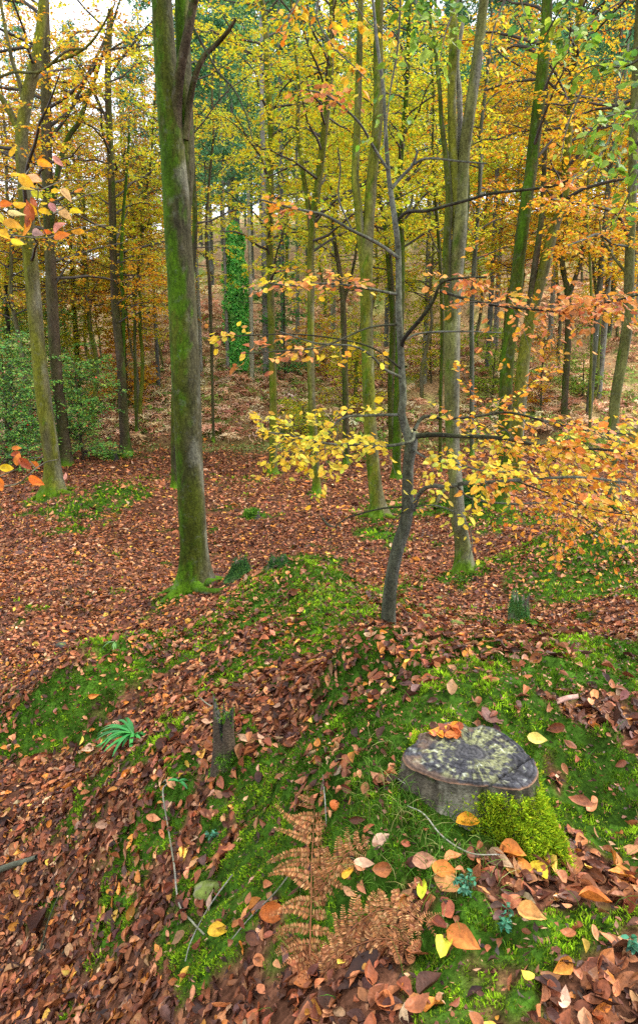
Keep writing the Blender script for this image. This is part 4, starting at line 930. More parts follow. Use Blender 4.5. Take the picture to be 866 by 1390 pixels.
# ------------------------------------------------------------------ the cut stump
def tufts(mb, P, N_, r, h=.012, w=.005, pal=((.13,.26,.015,3),(.30,.40,.02,2))):
    n = len(P); up = norm(N_ * .8 + r.normal(0, .5, (n, 3)) + [0, 0, .2]); sd = norm(np.cross(up, r.normal(0, 1, (n, 3)))) * (w * np.exp(r.normal(0, .3, n)))[:, None]
    hh = h * np.exp(r.normal(0, .3, n)); V = np.stack([P - sd * .5, P + sd * .5, P + up * hh[:, None]], 1)
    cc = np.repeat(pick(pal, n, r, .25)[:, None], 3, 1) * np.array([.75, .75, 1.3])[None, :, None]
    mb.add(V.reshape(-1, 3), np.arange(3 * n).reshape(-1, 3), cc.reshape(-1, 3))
def stump():
    r = np.random.default_rng(8)
    zt = 2.17
    out = [(50,255),(62,215),(110,195),(122,165),(128,135),(175,108),(270,95),(322,100),(352,120),(385,116),(420,107),(470,122),(530,158),(590,203),(622,245),(652,266),(669,320),(660,350),(625,378),(585,397),(530,392),(450,378),(350,370),(280,366),(220,352),(160,327),(90,300)]
    O = np.array([WZ(530 + a / 3.33, 950 + b / 3.33, zt) for a, b in out])
    c = O.mean(0); g = c.copy(); g[2] = float(HB(c[0], c[1]))
    root = thing('cut_stump', g, 'weathered sawn tree stump with lichen-streaked dark top and mossy root, among moss and leaves', 'tree stump')
    n = 220; ang = np.arctan2(O[:, 1] - c[1], O[:, 0] - c[0]); rad = np.hypot(O[:, 0] - c[0], O[:, 1] - c[1])
    o_ = np.argsort(ang); ang, rad = ang[o_], rad[o_]
    th = np.linspace(-np.pi, np.pi, n, endpoint=False)
    R0 = np.interp(th, np.r_[ang - 2 * np.pi, ang, ang + 2 * np.pi], np.r_[rad, rad, rad]); R0 = R0 * (1 + .022 * fbm(np.cos(th) * 12, np.sin(th) * 12, 0, 3, 3))
    # top face
    m = 90; rho = np.linspace(0, 1, m) ** .85
    X = c[0] + np.cos(th)[None] * R0[None] * rho[:, None]; Y = c[1] + np.sin(th)[None] * R0[None] * rho[:, None]
    a_ = np.array([(O[14] + O[15]) / 2, O[21]]); ab = a_[1, :2] - a_[0, :2]; ab /= np.linalg.norm(ab)
    dx, dy = X - a_[0, 0], Y - a_[0, 1]; al = dx * ab[0] + dy * ab[1]; crk = np.exp(-((dx * ab[1] - dy * ab[0] + .004 * fbm(X * 60, Y * 60, 0, 9, 2)) / .0035) ** 2)
    lip = sstep(.10, .13, (Y - c[1])) * sstep(-.05, -.075, X - c[0])
    Z = zt + .0035 * fbm(X * 40, Y * 40, 0, 5, 3) + .0018 * np.sin(rho * 60)[:, None] * (1 + 0 * X) - .016 * crk - .022 * lip - .010 * sstep(.94, 1, rho)[:, None]
    T2, RH = np.broadcast_arrays(th[None], rho[:, None])
    st = fbm(np.cos(T2) * 20, np.sin(T2) * 20, RH * 3.5, 13, 4); st2 = fbm(X * 70, Y * 70, 0, 15, 3); st3 = fbm(X * 14, Y * 14, 0, 19, 3)
    ann = sstep(.2, .36, RH) * (1 - sstep(.86, .97, RH))
    ck = np.exp(-((dx + .0) ** 2 + (dy) ** 2) / .0001)
    beyond = (dx * ab[1] - dy * ab[0]) * -1
    pale = ann * sstep(.08, .50, st * .5 + st2 * .65 + st3 * .7 + .04) * .8
    rings = 1 + .32 * np.sin(RH * 95 + 5 * st3) * (RH > .06)
    rad_ = sstep(.30, .42, fbm(np.cos(T2) * 34, np.sin(T2) * 34, RH * 1.2, 43, 2))
    col = np.array([.040, .040, .045]) * (1 + .6 * st2[..., None]) * rings[..., None]
    gy = sstep(-.25, .35, st3 + .5 * st)[..., None] * .6; col = col * (1 - gy * .8) + np.array([.055, .053, .050]) * gy * .8 * rings[..., None]
    col = col * (1 - pale[..., None]) + (np.array([.23, .24, .10]) * (1 + .5 * st[..., None])) * pale[..., None]
    wh = ann * sstep(.42, .6, st2 + .4 * st); col = col * (1 - wh[..., None] * .6) + np.array([.40, .42, .36]) * wh[..., None] * .6
    col = col * (1 - .65 * (rad_ * sstep(.15, .4, RH))[..., None])
    bw = sstep(.1, .45, fbm(X * 18, Y * 18, 0, 25, 2) - (X - c[0]) * 2.2 + .8 * (RH - .9)) * sstep(.55, .8, RH); col = col * (1 - bw[..., None] * .7) + np.array([.13, .08, .05]) * bw[..., None] * .7
    rim = sstep(.975, .995, RH)[..., None]; col = col * (1 - rim) + np.array([.20, .11, .06]) * rim
    col = col * (1 - .85 * crk[..., None])
    mb = MB(); i = np.arange(m - 1)[:, None] * n; j = np.arange(n)[None]
    q = np.stack([i + j, i + n + j, i + n + (j + 1) % n, i + (j + 1) % n], -1).reshape(-1, 4)
    mb.add(np.stack([X, Y, Z], -1).reshape(-1, 3), q, col.reshape(-1, 3)); mb.build('cut_face', M_WOOD, root)
    # side with root flares
    def rt(a, w): return np.exp(-((np.angle(np.exp(1j * (th - a)))) / w) ** 2)
    front = np.arctan2(-1, -.42); right = np.arctan2(-.74, .66)
    k = 60; t = np.linspace(0, 1, k)
    fl = 1.3 * rt(front, .38) + 1.5 * rt(right, .46) + .9 * rt(np.arctan2(-.25, -1), .35) + .8 * rt(.9, .35) + .6 * rt(2.2, .4)
    S = 1 + (-.11 * np.sin(np.pi * np.clip(t * 1.1, 0, 1)))[:, None] * (1 - np.clip(fl, 0, 1))[None] + (.60 * t ** 1.5)[:, None] * fl[None] + .05 * t[:, None]
    Rr = R0[None] * S; X = c[0] + np.cos(th)[None] * Rr; Y = c[1] + np.sin(th)[None] * Rr
    zb = HB(X[-1], Y[-1]) - .03
    nz = fbm(np.cos(th)[None] * 16, np.sin(th)[None] * 16, t[:, None] * 1.3, 33, 4); n2 = fbm(np.cos(th)[None] * 5, np.sin(th)[None] * 5, t[:, None] * 4, 37, 3)
    bump = (.010 * nz + .008 * n2) * sstep(0, .08, t)[:, None]; X = X + np.cos(th)[None] * bump; Y = Y + np.sin(th)[None] * bump
    Z = (zt - .010 - .016 * 0) + (zb[None] - zt + .010) * (t[:, None] ** (1 - .28 * np.clip(fl, 0, 1))[None]) - .022 * lip[-1][None] * (1 - t[:, None])
    col = np.array([.080, .068, .044]) * (1 + .9 * nz[..., None]); wv = sstep(.1, .45, n2 + .55 * rt(front, .36)[None] - .25 * (1 - rt(front, .5)[None]))[..., None]; col = col * (1 - wv * .7) + np.array([.20, .19, .13]) * wv * .7 * (1 + .5 * nz[..., None])
    gr = sstep(.1, .4, n2 * -1 + .3 * nz)[..., None] * .6; col = col * (1 - gr) + np.array([.08, .13, .03]) * gr
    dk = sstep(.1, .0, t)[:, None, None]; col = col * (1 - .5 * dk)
    mb = MB(); i = np.arange(k - 1)[:, None] * n; q = np.stack([i + j, i + (j + 1) % n, i + n + (j + 1) % n, i + n + j], -1).reshape(-1, 4)
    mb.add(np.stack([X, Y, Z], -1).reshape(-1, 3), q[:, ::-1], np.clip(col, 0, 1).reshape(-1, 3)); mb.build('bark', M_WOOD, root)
    # moss on the right root, and thin on back lip and other roots
    mb = MB()
    W = np.stack([X, Y, Z], -1); Nn = norm(np.stack([np.cos(th)[None] + 0 * X, np.sin(th)[None] + 0 * X, .7 + 0 * X], -1))
    wt = np.clip(rt(right, .56)[None] * sstep(.02, .14, t)[:, None] * 1.6 * sstep(-.5, 0, n2 + .3), 0, 1) + .35 * sstep(.55, .95, t)[:, None] * sstep(-.1, .3, n2) * (1 - rt(front, .35)[None]) + .2 * rt(2.3, .5)[None]
    p = wt.ravel() * (1 + 3 * t[:, None] + 0 * wt).ravel(); p /= p.sum(); N = 30000
    idx = r.choice(len(p), N, p=p); Pm = W.reshape(-1, 3)[idx] + r.normal(0, .004, (N, 3)); lump = fbm(Pm[:, 0] * 32, Pm[:, 1] * 32, Pm[:, 2] * 32, 3, 2)
    Nm = Nn.reshape(-1, 3)[idx]; Pm = Pm + Nm * (.010 + .022 * np.clip(lump, -.3, 1))[:, None]
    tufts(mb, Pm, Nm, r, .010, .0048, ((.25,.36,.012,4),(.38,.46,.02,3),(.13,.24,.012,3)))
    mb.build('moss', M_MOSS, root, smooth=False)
    return c
SC = stump()

# ------------------------------------------------------------------ distinct fallen leaves near the lens
def big_leaves():
    r = np.random.default_rng(4)
    Or, Yl, Br, Pu, Tn, Dk = (.62,.20,.03), (.75,.50,.03), (.42,.15,.05), (.20,.09,.07), (.60,.36,.16), (.25,.07,.03)
    L = [(573,1214,75,34,(.55,.62,.03),'fallen_leaf','lime-yellow folded leaf standing in the moss left of the holly sprig'),
         (607,1205,-50,44,(.55,.24,.07),'fallen_leaf','large tan-brown leaf beside the lime-yellow one'),
         (606,1242,-80,36,(.40,.11,.05),'fallen_leaf','dark rusty leaf just below the large tan-brown leaf'),
         (634,1126,5,34,(.78,.34,.02),'fallen_leaf','bright orange leaf on the moss in front of the stump'),
         (694,1166,-15,36,Or,'fallen_leaf','orange-yellow leaf lying left of the yellow lobed leaf'),
         (706,1152,85,26,(.70,.30,.03),'fallen_leaf','narrow orange leaf standing on edge above the yellow lobed leaf'),
         (731,1190,-75,34,Yl,'fallen_leaf','yellow lobed leaf among brown leaves, below the mossy root'),
         (745,1180,-70,26,(.80,.50,.08),'fallen_leaf','yellow oval leaf right of the yellow lobed leaf'),
         (760,1201,-85,24,(.62,.26,.12),'fallen_leaf','pinkish tan leaf right of the two yellow leaves'),
         (759,1151,-40,22,(.65,.22,.05),'fallen_leaf','small orange leaf at the toe of the mossy root'),
         (806,1231,-15,42,(.60,.17,.03),'fallen_leaf','large red-orange leaf on the right-hand heap'),
         (720,1252,-25,38,(.55,.28,.08),'fallen_leaf','light brown leaf lying near the lower right holly sprig'),
         (627,1282,-35,48,(.55,.17,.03),'fallen_leaf','large orange-brown leaf at the bottom below the holly sprigs'),
         (372,1246,5,40,(.55,.15,.03),'fallen_leaf','red-brown leaf lying flat left of the dead fern stalk'),
         (473,1190,60,28,(.78,.38,.03),'fallen_leaf','yellow-orange leaf touching the right side of the dead fern'),
         (520,1186,10,30,Br,'fallen_leaf','crinkled brown leaf on moss right of the dead fern'),
         (455,1101,-40,22,(.70,.18,.04),'fallen_leaf','small bright orange-red leaf above the dead fern'),
         (602,1187,-20,34,Or,'fallen_leaf','curled orange leaf above the large tan-brown leaf'),
         (575,1176,5,34,(.48,.22,.12),'fallen_leaf','rolled brown leaf left of the curled orange leaf'),
         (603,1290,60,36,(.66,.60,.05),'fallen_leaf','yellow leaf at the very bottom between fern and holly'),
         (297,1270,10,30,(.70,.42,.03),'fallen_leaf','yellow-tipped leaf beside the bent pale stalk'),
         (728,1010,-20,26,(.72,.55,.12),'fallen_leaf','yellow leaf behind the right edge of the stump')]
    for (px, py, a, l, c, nm, lab) in L:
        p = GROUND(px, py, False); D = PROJ(p)[2]; s = l * D / FPX * 1.0
        aa = R(a); nn = HN(np.array([p[0]]), np.array([p[1]]))[0]; n_ = norm(nn + r.normal(0, .18, 3) + [0, -.25, 0])
        d = np.array([math.cos(aa), -math.sin(aa) * 1.1 * -1 if False else math.sin(-aa) * -1.0, 0.]); d = np.array([math.cos(aa), math.sin(aa) if a > 0 else math.sin(aa), 0])
        mb = MB(); asp = .42 if 'narrow' in lab or 'folded' in lab else (.75 if 'lobed' in lab else .62)
        leaves(mb, [p + [0, 0, .018]], [d], [n_], np.array([s]), np.array([c]), 'h', np.array([asp]), .2, .22, center=True, edge=np.array([r.uniform(.15, .5)]), r=r)
        tag(mb.build(nm, M_LITTER), lab, 'leaf', 'distinct fallen leaves near the stump')
    # heap on the stump's back lip
    root = thing('leaf_pile', (SC[0] - .08, SC[1] + .12, 2.16), 'little pile of rusty leaves on the back of the stump top', 'leaf pile'); mb = MB(); n = 16
    P = np.array([WZ(r.uniform(582, 622), r.uniform(984, 999), 2.168 + r.uniform(0, .02)) for _ in range(n)])
    th = r.uniform(0, 6.28, n); leaves(mb, P, np.c_[np.cos(th), np.sin(th), r.normal(0, .3, n)], norm(np.array([0, -.3, 1]) + r.normal(0, .5, (n, 3))), r.uniform(.035, .055, n), pick([(.55,.17,.04,3),(.4,.12,.05,3),(.7,.36,.04,1)], n, r), 'h', .6, .2, .35, center=True, edge=r.uniform(0, .4, n), r=r)
    mb.build('leaves', M_LITTER, root)

# ------------------------------------------------------------------ ferns, holly sprigs, stalks, sticks
def pz(a, b): return (330 + a / 2.887, 1050 + b / 2.887)
def frond(label, path, wid, npin, r, hgt=(.03, .07), name='dead_fern'):
    """bipinnate dead bracken frond; path in photo points over the ground, wid = pinna length in photo points along it"""
    P = []
    for i, (a, b) in enumerate(path):
        g = GROUND(a, b); h = hgt[0] + (hgt[1] - hgt[0]) * math.sin(math.pi * min(1, i / (len(path) - 1) * .9 + .1))
        g = WD(a, b, PROJ(g)[2] * (1 - h * .55)); P.append(g)
    P = np.array(P); root = thing(name, P[0], label, 'fern', 'dead bracken fronds at the bottom'); D = PROJ(P)[2].mean()
    mb = MB(); tubes(mb, crs(P, 40), np.linspace(.0026, .0008, 40), 5, (.22, .08, .03), 0); mb.build('stalk', M_TWIG, root)
    Q = crs(P, 200); tan = norm(np.gradient(Q, axis=0)); fb = MB()
    view = norm(Q.mean(0) - [0, 0, CAMZ])
    nrm = norm(np.array([0, -.45, .85]))
    for i in range(npin):
        s = .06 + .93 * i / npin; k = int(s * 199)
        w = np.interp(s, np.linspace(0, 1, len(wid)), wid) * D / FPX
        for sg in (-1, 1):
            wl = w * r.uniform(.75, 1.15); h = norm(np.cross(nrm, tan[k])) * sg
            d = norm(h + tan[k] * r.uniform(.15, .5) + r.normal(0, .12, 3)); m = 10; u = np.linspace(0, 1, m)
            cu = r.uniform(-.1, .55); B = Q[k] + d * (wl * u)[:, None] + tan[k] * (wl * cu * u ** 2)[:, None] * r.choice([1, 1, -1]) + np.array([0, 0, -1]) * (wl * r.uniform(0, .5) * u ** 2)[:, None]
            tubes(fb, B, np.linspace(.0012, .0004, m), 3, (.36, .16, .07))
            J = max(6, int(wl / .0042)); uu = np.linspace(.06, 1, J); C_ = np.stack([np.interp(uu, u, B[:, q]) for q in range(3)], -1); tt = norm(np.gradient(C_, axis=0))
            for s2 in (-1, 1):
                hh = norm(np.cross(nrm + r.normal(0, .15, 3), tt)) * s2
                T_ = hh + tt * .3 + r.normal(0, .08, (J, 3)) + [0, 0, -.12]
                sz = (.0105 * (1.12 - uu) ** .6 + .0015) * r.uniform(.85, 1.15, J) * min(1.25, .5 + wl / .09)
                leaves(fb, C_, T_, nrm + r.normal(0, .15, (J, 3)), sz, pick([(.36,.15,.055,4),(.47,.24,.10,3),(.20,.08,.03,2.5)], J, r, .12) * r.uniform(.85, 1.15), 'm', .36, .3, .4, r=r)
    fb.build('fronds' if False else 'leaflets', M_FERN, root)
def details():
    r = np.random.default_rng(61)
    big_leaves()
    frond('upright dead bracken frond with coppery toothed leaflets, tallest in the foreground', [pz(*p) for p in [(262,730),(264,600),(268,470),(268,360),(275,240),(280,130),(288,20)]], [20,52,56,60,42,26,9], 17, r)
    frond('dead bracken frond arching right across the moss toward the lime-yellow leaf', [pz(*p) for p in [(330,760),(400,640),(500,550),(600,530),(690,570),(765,600)]], [24,36,42,34,24,12], 14, r)
    frond('dead bracken frond sagging along the bottom toward the right', [pz(*p) for p in [(300,800),(400,700),(520,650),(620,660),(700,700)]], [30,36,36,28,14], 12, r, (.02, .05))
    frond('small dead bracken frond pointing left at the bottom, tangled with brown leaves', [pz(*p) for p in [(290,790),(230,690),(190,640),(150,600)]], [16,30,28,12], 9, r, (.02, .05))
    frond('short dead bracken frond reaching right above the arching one', [pz(*p) for p in [(270,500),(340,400),(400,320),(460,275),(510,265)]], [14,34,34,22,9], 10, r)
    # hart's tongue fern
    def straps(label, px, py, n, L, az, w=.022, name='fern', pal=((.03,.20,.04,3),(.05,.28,.05,2))):
        g = GROUND(px, py, False); root = thing(name, g, label, 'fern'); mb = MB()
        for i in range(n):
            a = r.uniform(*az); l = r.uniform(*L); el = r.uniform(.3, 1.0); m = 9; u = np.linspace(0, 1, m); d = np.array([math.cos(a), math.sin(a), 0])
            P = g + [0, 0, .025] + d * (l * u * math.cos(el * .6))[:, None] + np.array([0, 0, 1.]) * (l * (u * math.sin(el) - 1.15 * u ** 2 * math.sin(el)))[:, None]
            sd = np.array([-d[1], d[0], 0]) ; ww = w * np.sin(np.pi * np.clip(u * .86 + .10, 0, 1)) ** .6 * .5 * (1 + .08 * np.sin(u * 30))
            V = np.stack([P - sd * ww[:, None] + [0, 0, .004], P, P + sd * ww[:, None] + [0, 0, .004]], 1).reshape(-1, 3); k = np.arange(m - 1)[:, None] * 3
            F = np.concatenate([np.stack([k + j, k + j + 1, k + j + 4, k + j + 3], -1).reshape(-1, 4) for j in (0, 1)]); mb.add(V, F, pick(pal, 1, r)[0])
        mb.build('fronds', M_HOLLY, root)
    straps("bright green hart's-tongue fern of strap leaves on the leafy bank at left", 182, 1003, 34, (.10, .25), (1.9, 5.9), .019)
    straps('tiny pale green seedling fern on the leaf slope below the big trunk', 158, 877, 5, (.07, .12), (2.5, 5.5), .010, pal=((.12,.26,.07,1),))
    straps('small bright green sprig beside the coiled stalk', 243, 1068, 4, (.04, .07), (0, 6.3), .015)
    def sprig(label, px, py, n, rad, size, hgt, pal):
        g = GROUND(px, py, False); root = thing('holly_sprig', g, label, 'holly', 'holly sprigs in the moss'); mb = MB(); sb = MB()
        k = max(3, n // 9)
        for i in range(k):
            a = r.uniform(0, 6.28); tip = g + np.array([math.cos(a) * rad * r.uniform(.4, 1), math.sin(a) * rad * r.uniform(.4, 1), hgt * r.uniform(.5, 1)])
            Pm = np.array([g, (g + tip) / 2 + [0, 0, .01], tip]); tubes(sb, crs(Pm, 6), np.linspace(.0016, .0008, 6), 4, (.06, .09, .03))
            m = 9; t = r.uniform(.3, 1, m)[:, None]; Pl = g * (1 - t) + tip * t; D_ = r.normal(0, 1, (m, 3)) * [1, 1, .35]
            leaves(mb, Pl, D_, norm(r.normal(0, .4, (m, 3)) + [0, -.2, 1]), r.uniform(.7, 1.2, m) * size, pick(pal, m, r), 'm', .5, .3, .3, r=r)
        sb.build('stem', M_TWIG, root); mb.build('leaves', M_HOLLY, root)
    BG = [(.03,.15,.07,3),(.06,.24,.13,3),(.02,.09,.04,2)]
    sprig('blue-green spiky holly sprig in the moss below the stump', 638, 1213, 70, .055, .017, .05, BG)
    sprig('second blue-green holly sprig, lower and right, among brown leaves', 692, 1262, 36, .045, .018, .04, BG)
    sprig('small blue-green holly sprig on the moss at left', 286, 1141, 24, .04, .018, .03, BG)
    sprig('holly sprig at the bottom right corner edge', 866, 1290, 40, .05, .019, .05, BG)
    def stalk(label, path, w, look='pale', hgt=.02, cat='stalk', name='dead_stalk', group='pale dead grass stalks', bright=1.25, m=None):
        P = []
        for i, (a, b) in enumerate(path):
            g = GROUND(a, b, False); d = PROJ(g)[2]; P.append(WD(a, b, d * (1 - (hgt * (1 + .5 * math.sin(i * 2.3))) * .6)))
        P = np.array(P); Dm = PROJ(P)[2].mean(); ww = np.interp(np.linspace(0, 1, len(P)), np.linspace(0, 1, len(w)), w) * Dm / FPX / 2
        mb = MB(); stem(mb, P, ww, 7, .012, look, 0, 0, None, seed=len(path), bright=bright, rough=.06); tag(mb.build(name, m or M_WOOD), label, cat, group)
    stalk('long pale stalk with a hooked top, bending down the mossy bank at left', [(222,1062),(225,1058),(227,1064),(222,1070),(222,1085),(228,1120),(236,1170),(243,1226),(262,1252),(278,1269)], [1.6,2.2,2.4,2])
    stalk('straight thin pale stalk crossing the hooked one near the bottom', [(316,1187),(290,1222),(272,1252),(258,1282),(252,1305)], [1.8,1.6])
    stalk('pale stalk lying diagonally left of the dead fern', [(396,1182),(375,1210),(340,1245),(315,1275)], [2,1.5])
    stalk('long thin pale stalk lying just in front of the stump', [(530,1050),(565,1074),(600,1090),(640,1112),(680,1130)], [1.6,1.8,1.2])
    stalk('bent pale stalk in the moss left of the bright orange leaf', [(553,1094),(575,1105),(600,1135),(638,1158),(682,1160)], [1.6,2,1.6])
    stalk('thin curved bare twig on leaves above the black broken stump', [(260,932),(275,950),(290,960),(312,968)], [1.5,1.8,1.5])
    stalk('straight pale stalk standing over the arching fern top', [(438,1052),(441,1085),(443,1118)], [1.2,1.4], hgt=.03)
    G_ = 'bare fallen sticks'
    stalk('thick grey bare stick lying at the left edge among brown leaves', [(-12,1186),(15,1175),(35,1169),(50,1163)], [9,8,7,5], 'dull', .015, 'stick', 'fallen_stick', G_)
    stalk('thin dark stick lying on the leaves at the lower left', [(55,1290),(70,1240),(95,1190),(130,1150)], [2.5,2,1.5], 'dark', .01, 'stick', 'fallen_stick', G_)
    stalk('thin dark twig lying across leaves near the bottom left', [(85,1295),(105,1260),(118,1215),(128,1195)], [2,1.5], 'dark', .01, 'stick', 'fallen_stick', G_)
    stalk('curved dark stick on the leaf carpet left of the twin-stemmed beech foot', [(436,700),(445,712),(458,716),(465,708)], [2,3,3,2], 'dark', .02, 'stick', 'fallen_stick', G_)
    stalk('thin dark stick lying on leaves right of the near mound', [(466,790),(490,787),(515,784)], [2,2], 'dark', .02, 'stick', 'fallen_stick', G_)
    stalk('mossy dark log lying in front of the pale right-edge beech', [(812,686),(830,694),(850,698),(885,704)], [5,8,9,9], 'mossy', .02, 'log', 'fallen_log', None, m=M_BARK)
    stalk('mossy log across the moss left of the right-edge mound', [(620,655),(600,668),(590,690)], [5,6,4], 'mossy', .02, 'log', 'fallen_log', None, m=M_BARK)
    # curl of bark
    g = GROUND(763, 955, False); mb = MB(); P = []
    for (a, b) in [(742,968),(746,958),(755,950),(768,945),(784,943)]: P.append(WD(a, b, PROJ(g)[2] - .03))
    P = crs(np.array(P), 16); w = .012 * np.sin(np.linspace(.35, 2.9, 16)) ** .6; V = np.stack([P + [0, 0, -.008] - np.outer(w, [-.3, .9, 0]), P + [0, 0, .003], P + [0, 0, -.012] + np.outer(w, [-.3, .9, 0])], 1).reshape(-1, 3)
    k = np.arange(15)[:, None] * 3; F = np.concatenate([np.stack([k + j, k + j + 1, k + j + 4, k + j + 3], -1).reshape(-1, 4) for j in (0, 1)]); mb.add(V, F, (.42, .24, .18)); V2 = V - [0, 0, .004]; mb.add(V2, F[:, ::-1], (.3, .16, .12))
    tag(mb.build('bark_strip', M_LITTER), 'curved pinkish-tan bark strip lying behind the stump', 'bark')
    # small stumps
    def ministump(label, px, py, wpx, hpx, look, mossy, jag, name='tree_stump', seed=0, top=(.10, .08, .06), pal=((.06,.16,.015,3),(.16,.30,.03,2)), th=.012, cat='tree stump', nt=1500, taper=.25):
        rr = np.random.default_rng(seed); g = GROUND(px, py); D = PROJ(g)[2]; r0 = wpx * D / FPX / 2; h = hpx * D / FPX * 1.05; root = thing(name, g, label, cat)
        n = 40; m = 22; th_ = np.arange(n) / n * 6.283; u = np.linspace(0, 1, m)
        jg = 1 + jag * fbm(np.cos(th_) * 3, np.sin(th_) * 3, 0, seed, 3); Rr = r0 * (1 - taper * u[:, None] + .25 * (1 - u[:, None]) ** 3 + .14 * fbm(np.cos(th_)[None] * 2.2, np.sin(th_)[None] * 2.2, u[:, None] * 1.5, seed + 5, 3))
        X = g[0] + Rr * np.cos(th_)[None]; Y = g[1] + Rr * np.sin(th_)[None]; Z = g[2] - .05 - .0 + (h * jg[None] + .05) * u[:, None]
        bk = np.array(LOOKS[look][0]) * (1 + .7 * fbm(X * 20, Y * 20, Z * 3, seed, 3))[..., None]; mm = sstep(-.1, .25, fbm(X * 6, Y * 6, Z * 5, seed + 2, 3) + mossy * 1.2 - .6)[..., None]
        col = bk * (1 - mm) + np.array([.05, .12, .015]) * mm
        mb = MB(); i = np.arange(m - 1)[:, None] * n; j = np.arange(n)[None]; q = np.stack([i + j, i + (j + 1) % n, i + n + (j + 1) % n, i + n + j], -1).reshape(-1, 4)
        mb.add(np.stack([X, Y, Z], -1).reshape(-1, 3), q, col.reshape(-1, 3))
        k = 8; f = np.linspace(1, 0, k)[:, None]; Xt = g[0] + Rr[-1][None] * np.cos(th_)[None] * f; Yt = g[1] + Rr[-1][None] * np.sin(th_)[None] * f
        Zt = Z[-1][None] * f + (g[2] + h * .88) * (1 - f) + .02 * r0 / .1 * fbm(Xt * 20, Yt * 20, 0, seed, 2); Zt[0] = Z[-1]; i = np.arange(k - 1)[:, None] * n
        tc = np.array(top) * (1 + .6 * fbm(Xt * 25, Yt * 25, 0, seed + 9, 3))[..., None]; q = np.stack([i + j, i + (j + 1) % n, i + n + (j + 1) % n, i + n + j], -1).reshape(-1, 4)
        mb.add(np.stack([Xt, Yt, Zt], -1).reshape(-1, 3), q, tc.reshape(-1, 3)); mb.build('wood', M_WOOD, root)
        if mossy > .2:
            W = np.concatenate([np.stack([X, Y, Z], -1).reshape(-1, 3), np.stack([Xt, Yt, Zt], -1).reshape(-1, 3)]); w8 = np.r_[mm.ravel(), np.full(Xt.size, mossy * .6)]; w8 = np.maximum(w8, 0) + 1e-6
            idx = rr.choice(len(W), nt, p=w8 / w8.sum()); Nn = W[idx] - (g + [0, 0, h * .3]); mo = MB()
            tufts(mo, W[idx] + rr.normal(0, r0 * .05, (nt, 3)), norm(Nn), rr, th, th * .5, pal); mo.build('moss', M_MOSS, root, smooth=False)
    ministump('black rotten broken stump with a mossy top, half buried in the bank at left', 305, 1036, 32, 66, 'brown', .30, 1.1, seed=2, nt=1500, taper=.12, top=(.05,.05,.04))
    ministump('small rotten stump with bright green moss, just beyond the near crest', 704, 846, 30, 30, 'grey', .7, .8, seed=3, nt=2600, pal=((.06,.20,.06,3),(.14,.30,.10,2)), th=.014)
    ministump('low flat-topped little stump ringed with moss, on the leaf carpet', 343, 703, 22, 9, 'dark', .6, .05, seed=4, nt=900, th=.05, top=(.18,.16,.16))
    ministump('mossy ivy-covered stump on the near mound, right of the big mossy trunk', 327, 781, 36, 17, 'brown', .75, .7, seed=5, nt=3500, th=.018, pal=((.03,.09,.03,3),(.07,.17,.04,2)), taper=.6)
    ministump('lower ferny mossy stump right of the ivy-covered one on the mound', 378, 772, 36, 12, 'brown', .75, .7, seed=6, nt=2500, th=.018, pal=((.03,.09,.03,3),(.07,.17,.04,2)), taper=.5)
    ministump('broad green mossy old stump close behind the three fused stems', 641, 680, 40, 24, 'mossy', .9, .15, seed=7, nt=5000, th=.05, taper=.3, pal=((.05,.13,.03,3),(.09,.2,.05,2)))
    ministump('little dark stump close left of the foot of the slim dark beech', 155, 625, 14, 9, 'dark', .5, .3, seed=8, nt=500, th=.05)
    # stones
    def stone(label, px, py, wpx, seed, mossy=.5, col=(.16,.15,.11)):
        rr = np.random.default_rng(seed); g = GROUND(px, py, False); D = PROJ(g)[2]; r0 = wpx * D / FPX / 2
        bm_v = []; n, m = 18, 12; th_ = np.arange(n) / n * 6.283; ph = np.linspace(0, np.pi, m); Xu = np.sin(ph)[:, None] * np.cos(th_)[None]; Yu = np.sin(ph)[:, None] * np.sin(th_)[None]; Zu = np.cos(ph)[:, None] + 0 * Xu
        f = 1 + .35 * fbm(Xu * 1.5, Yu * 1.5, Zu * 1.5, seed, 3); P = np.stack([g[0] + Xu * f * r0, g[1] + Yu * f * r0 * .8, g[2] + Zu * f * r0 * .5], -1)
        mm = sstep(-.1, .3, fbm(Xu * 3, Yu * 3, Zu * 3, seed + 4, 3) + mossy - .5 + .3 * Zu)[..., None]; c_ = np.array(col) * (1 + .3 * fbm(Xu * 5, Yu * 5, Zu * 5, seed, 2))[..., None] * (1 - mm) + np.array([.13, .17, .03]) * mm
        i = np.arange(m - 1)[:, None] * n; j = np.arange(n)[None]; q = np.stack([i + j, i + n + j, i + n + (j + 1) % n, i + (j + 1) % n], -1).reshape(-1, 4)
        mb = MB(); mb.add(P.reshape(-1, 3), q, c_.reshape(-1, 3)); tag(mb.build('stone', M_STONE), label, 'stone', 'mossy stones in the hollow')
    stone('flat yellow-green mossy stone left of the small dark stone in the hollow', 577, 838, 18, 1, .9)
    stone('small dark grey stone in the hollow between the two flat mossy stones', 598, 835, 12, 2, .1, (.05,.055,.05))
    stone('flat mossy stone right of the small dark one, at the near crest', 619, 847, 20, 3, .8)
    stone('small mossy stone above the flat yellow-green one in the hollow', 572, 822, 10, 4, .6)
    stone('mossy stone in the leaves below the foot of the fused stems', 596, 812, 10, 5, .9)
    stone('dark rounded stone in the leaf carpet far left of the mound', 82, 877, 18, 6, .1, (.045,.045,.04))
    stone('large pale-green lichen-covered stone in the moss at the lower left', 287, 1210, 46, 7, .55, (.19,.19,.10))
details()
litter(); moss()

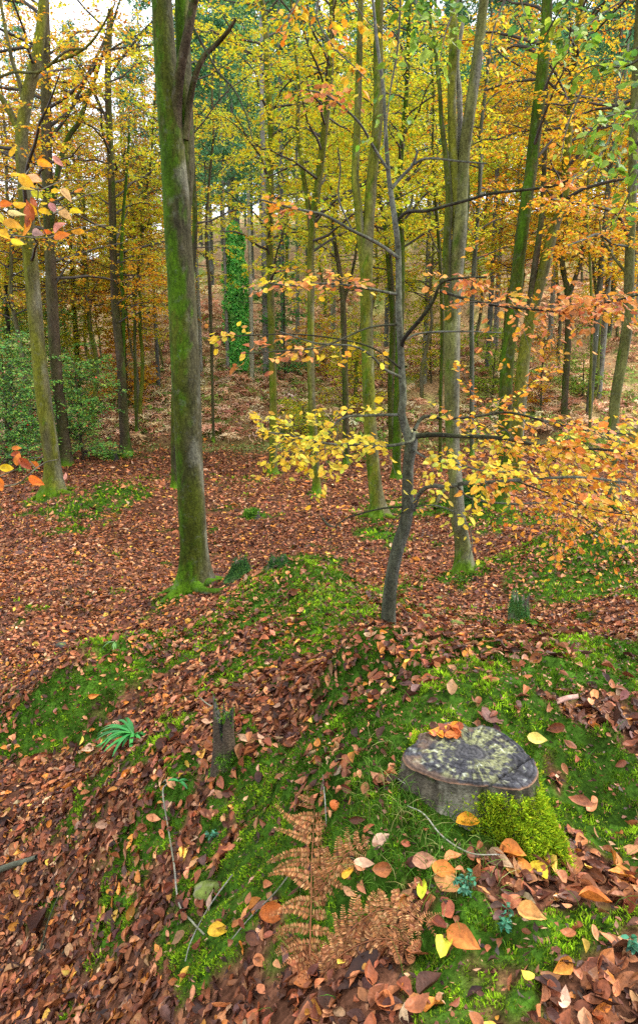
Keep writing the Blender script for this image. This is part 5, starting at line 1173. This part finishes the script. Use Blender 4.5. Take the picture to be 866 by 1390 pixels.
# ------------------------------------------------------------------ camera, sky, light
cam = bpy.data.cameras.new('camera'); co = bpy.data.objects.new('camera', cam); C.objects.link(co)
co.location = (0, 0, CAMZ); co.rotation_euler = (math.pi / 2 - PITCH, 0, 0)
cam.sensor_fit = 'VERTICAL'; cam.sensor_height = 36; cam.sensor_width = 24; cam.lens = FPX / 1390 * 36; cam.shift_y = -45 / 1390
cam.clip_start = .05; cam.clip_end = 1000
sc.camera = co
w = bpy.data.worlds.new('World'); sc.world = w; w.use_nodes = True; nt = w.node_tree; N = nt.nodes; L = nt.links; N.clear()
ow = N.new('ShaderNodeOutputWorld'); bg = N.new('ShaderNodeBackground'); sky = N.new('ShaderNodeTexSky'); sky.sky_type = 'NISHITA'; sky.sun_disc = False
SUN_EL, SUN_AZ = R(42), R(72)   # azimuth clockwise from +Y (view direction)
sky.sun_elevation = SUN_EL; sky.sun_rotation = SUN_AZ; sky.air_density = 1; sky.dust_density = 3
tc = N.new('ShaderNodeTexCoord'); cn = N.new('ShaderNodeTexNoise'); cn.inputs['Scale'].default_value = 2.2; cn.inputs['Detail'].default_value = 5
L.new(tc.outputs['Generated'], cn.inputs['Vector'])
cr_ = N.new('ShaderNodeMapRange'); cr_.inputs['From Min'].default_value = .3; cr_.inputs['From Max'].default_value = .7; cr_.inputs['To Min'].default_value = 5.5; cr_.inputs['To Max'].default_value = 8.0
L.new(cn.outputs['Fac'], cr_.inputs['Value'])
cl = N.new('ShaderNodeVectorMath'); cl.operation = 'SCALE'; cl.inputs[0].default_value = (.96, .98, 1.06); L.new(cr_.outputs[0], cl.inputs['Scale'])
mx = N.new('ShaderNodeMix'); mx.data_type = 'RGBA'; mx.inputs[0].default_value = .85; L.new(sky.outputs[0], mx.inputs[6]); L.new(cl.outputs[0], mx.inputs[7])
L.new(mx.outputs[2], bg.inputs['Color']); bg.inputs['Strength'].default_value = .12; L.new(bg.outputs[0], ow.inputs[0])
sl = bpy.data.lights.new('sun', 'SUN'); sl.energy = 1.5; sl.angle = R(11); sl.color = (1, .95, .87)
so = bpy.data.objects.new('sun', sl); C.objects.link(so)
so.rotation_euler = (math.pi / 2 - SUN_EL, 0, math.pi - SUN_AZ)
sc.view_settings.view_transform = 'Standard'; sc.view_settings.look = 'None'; sc.view_settings.gamma = 1; sc.view_settings.exposure = 1.82
sc.cycles.use_denoising = False
sc.cycles.max_bounces = 6; sc.cycles.diffuse_bounces = 3; sc.cycles.glossy_bounces = 2; sc.cycles.transmission_bounces = 4; sc.cycles.transparent_max_bounces = 4
sc.cycles.caustics_reflective = False; sc.cycles.caustics_refractive = False; sc.cycles.sample_clamp_indirect = 6
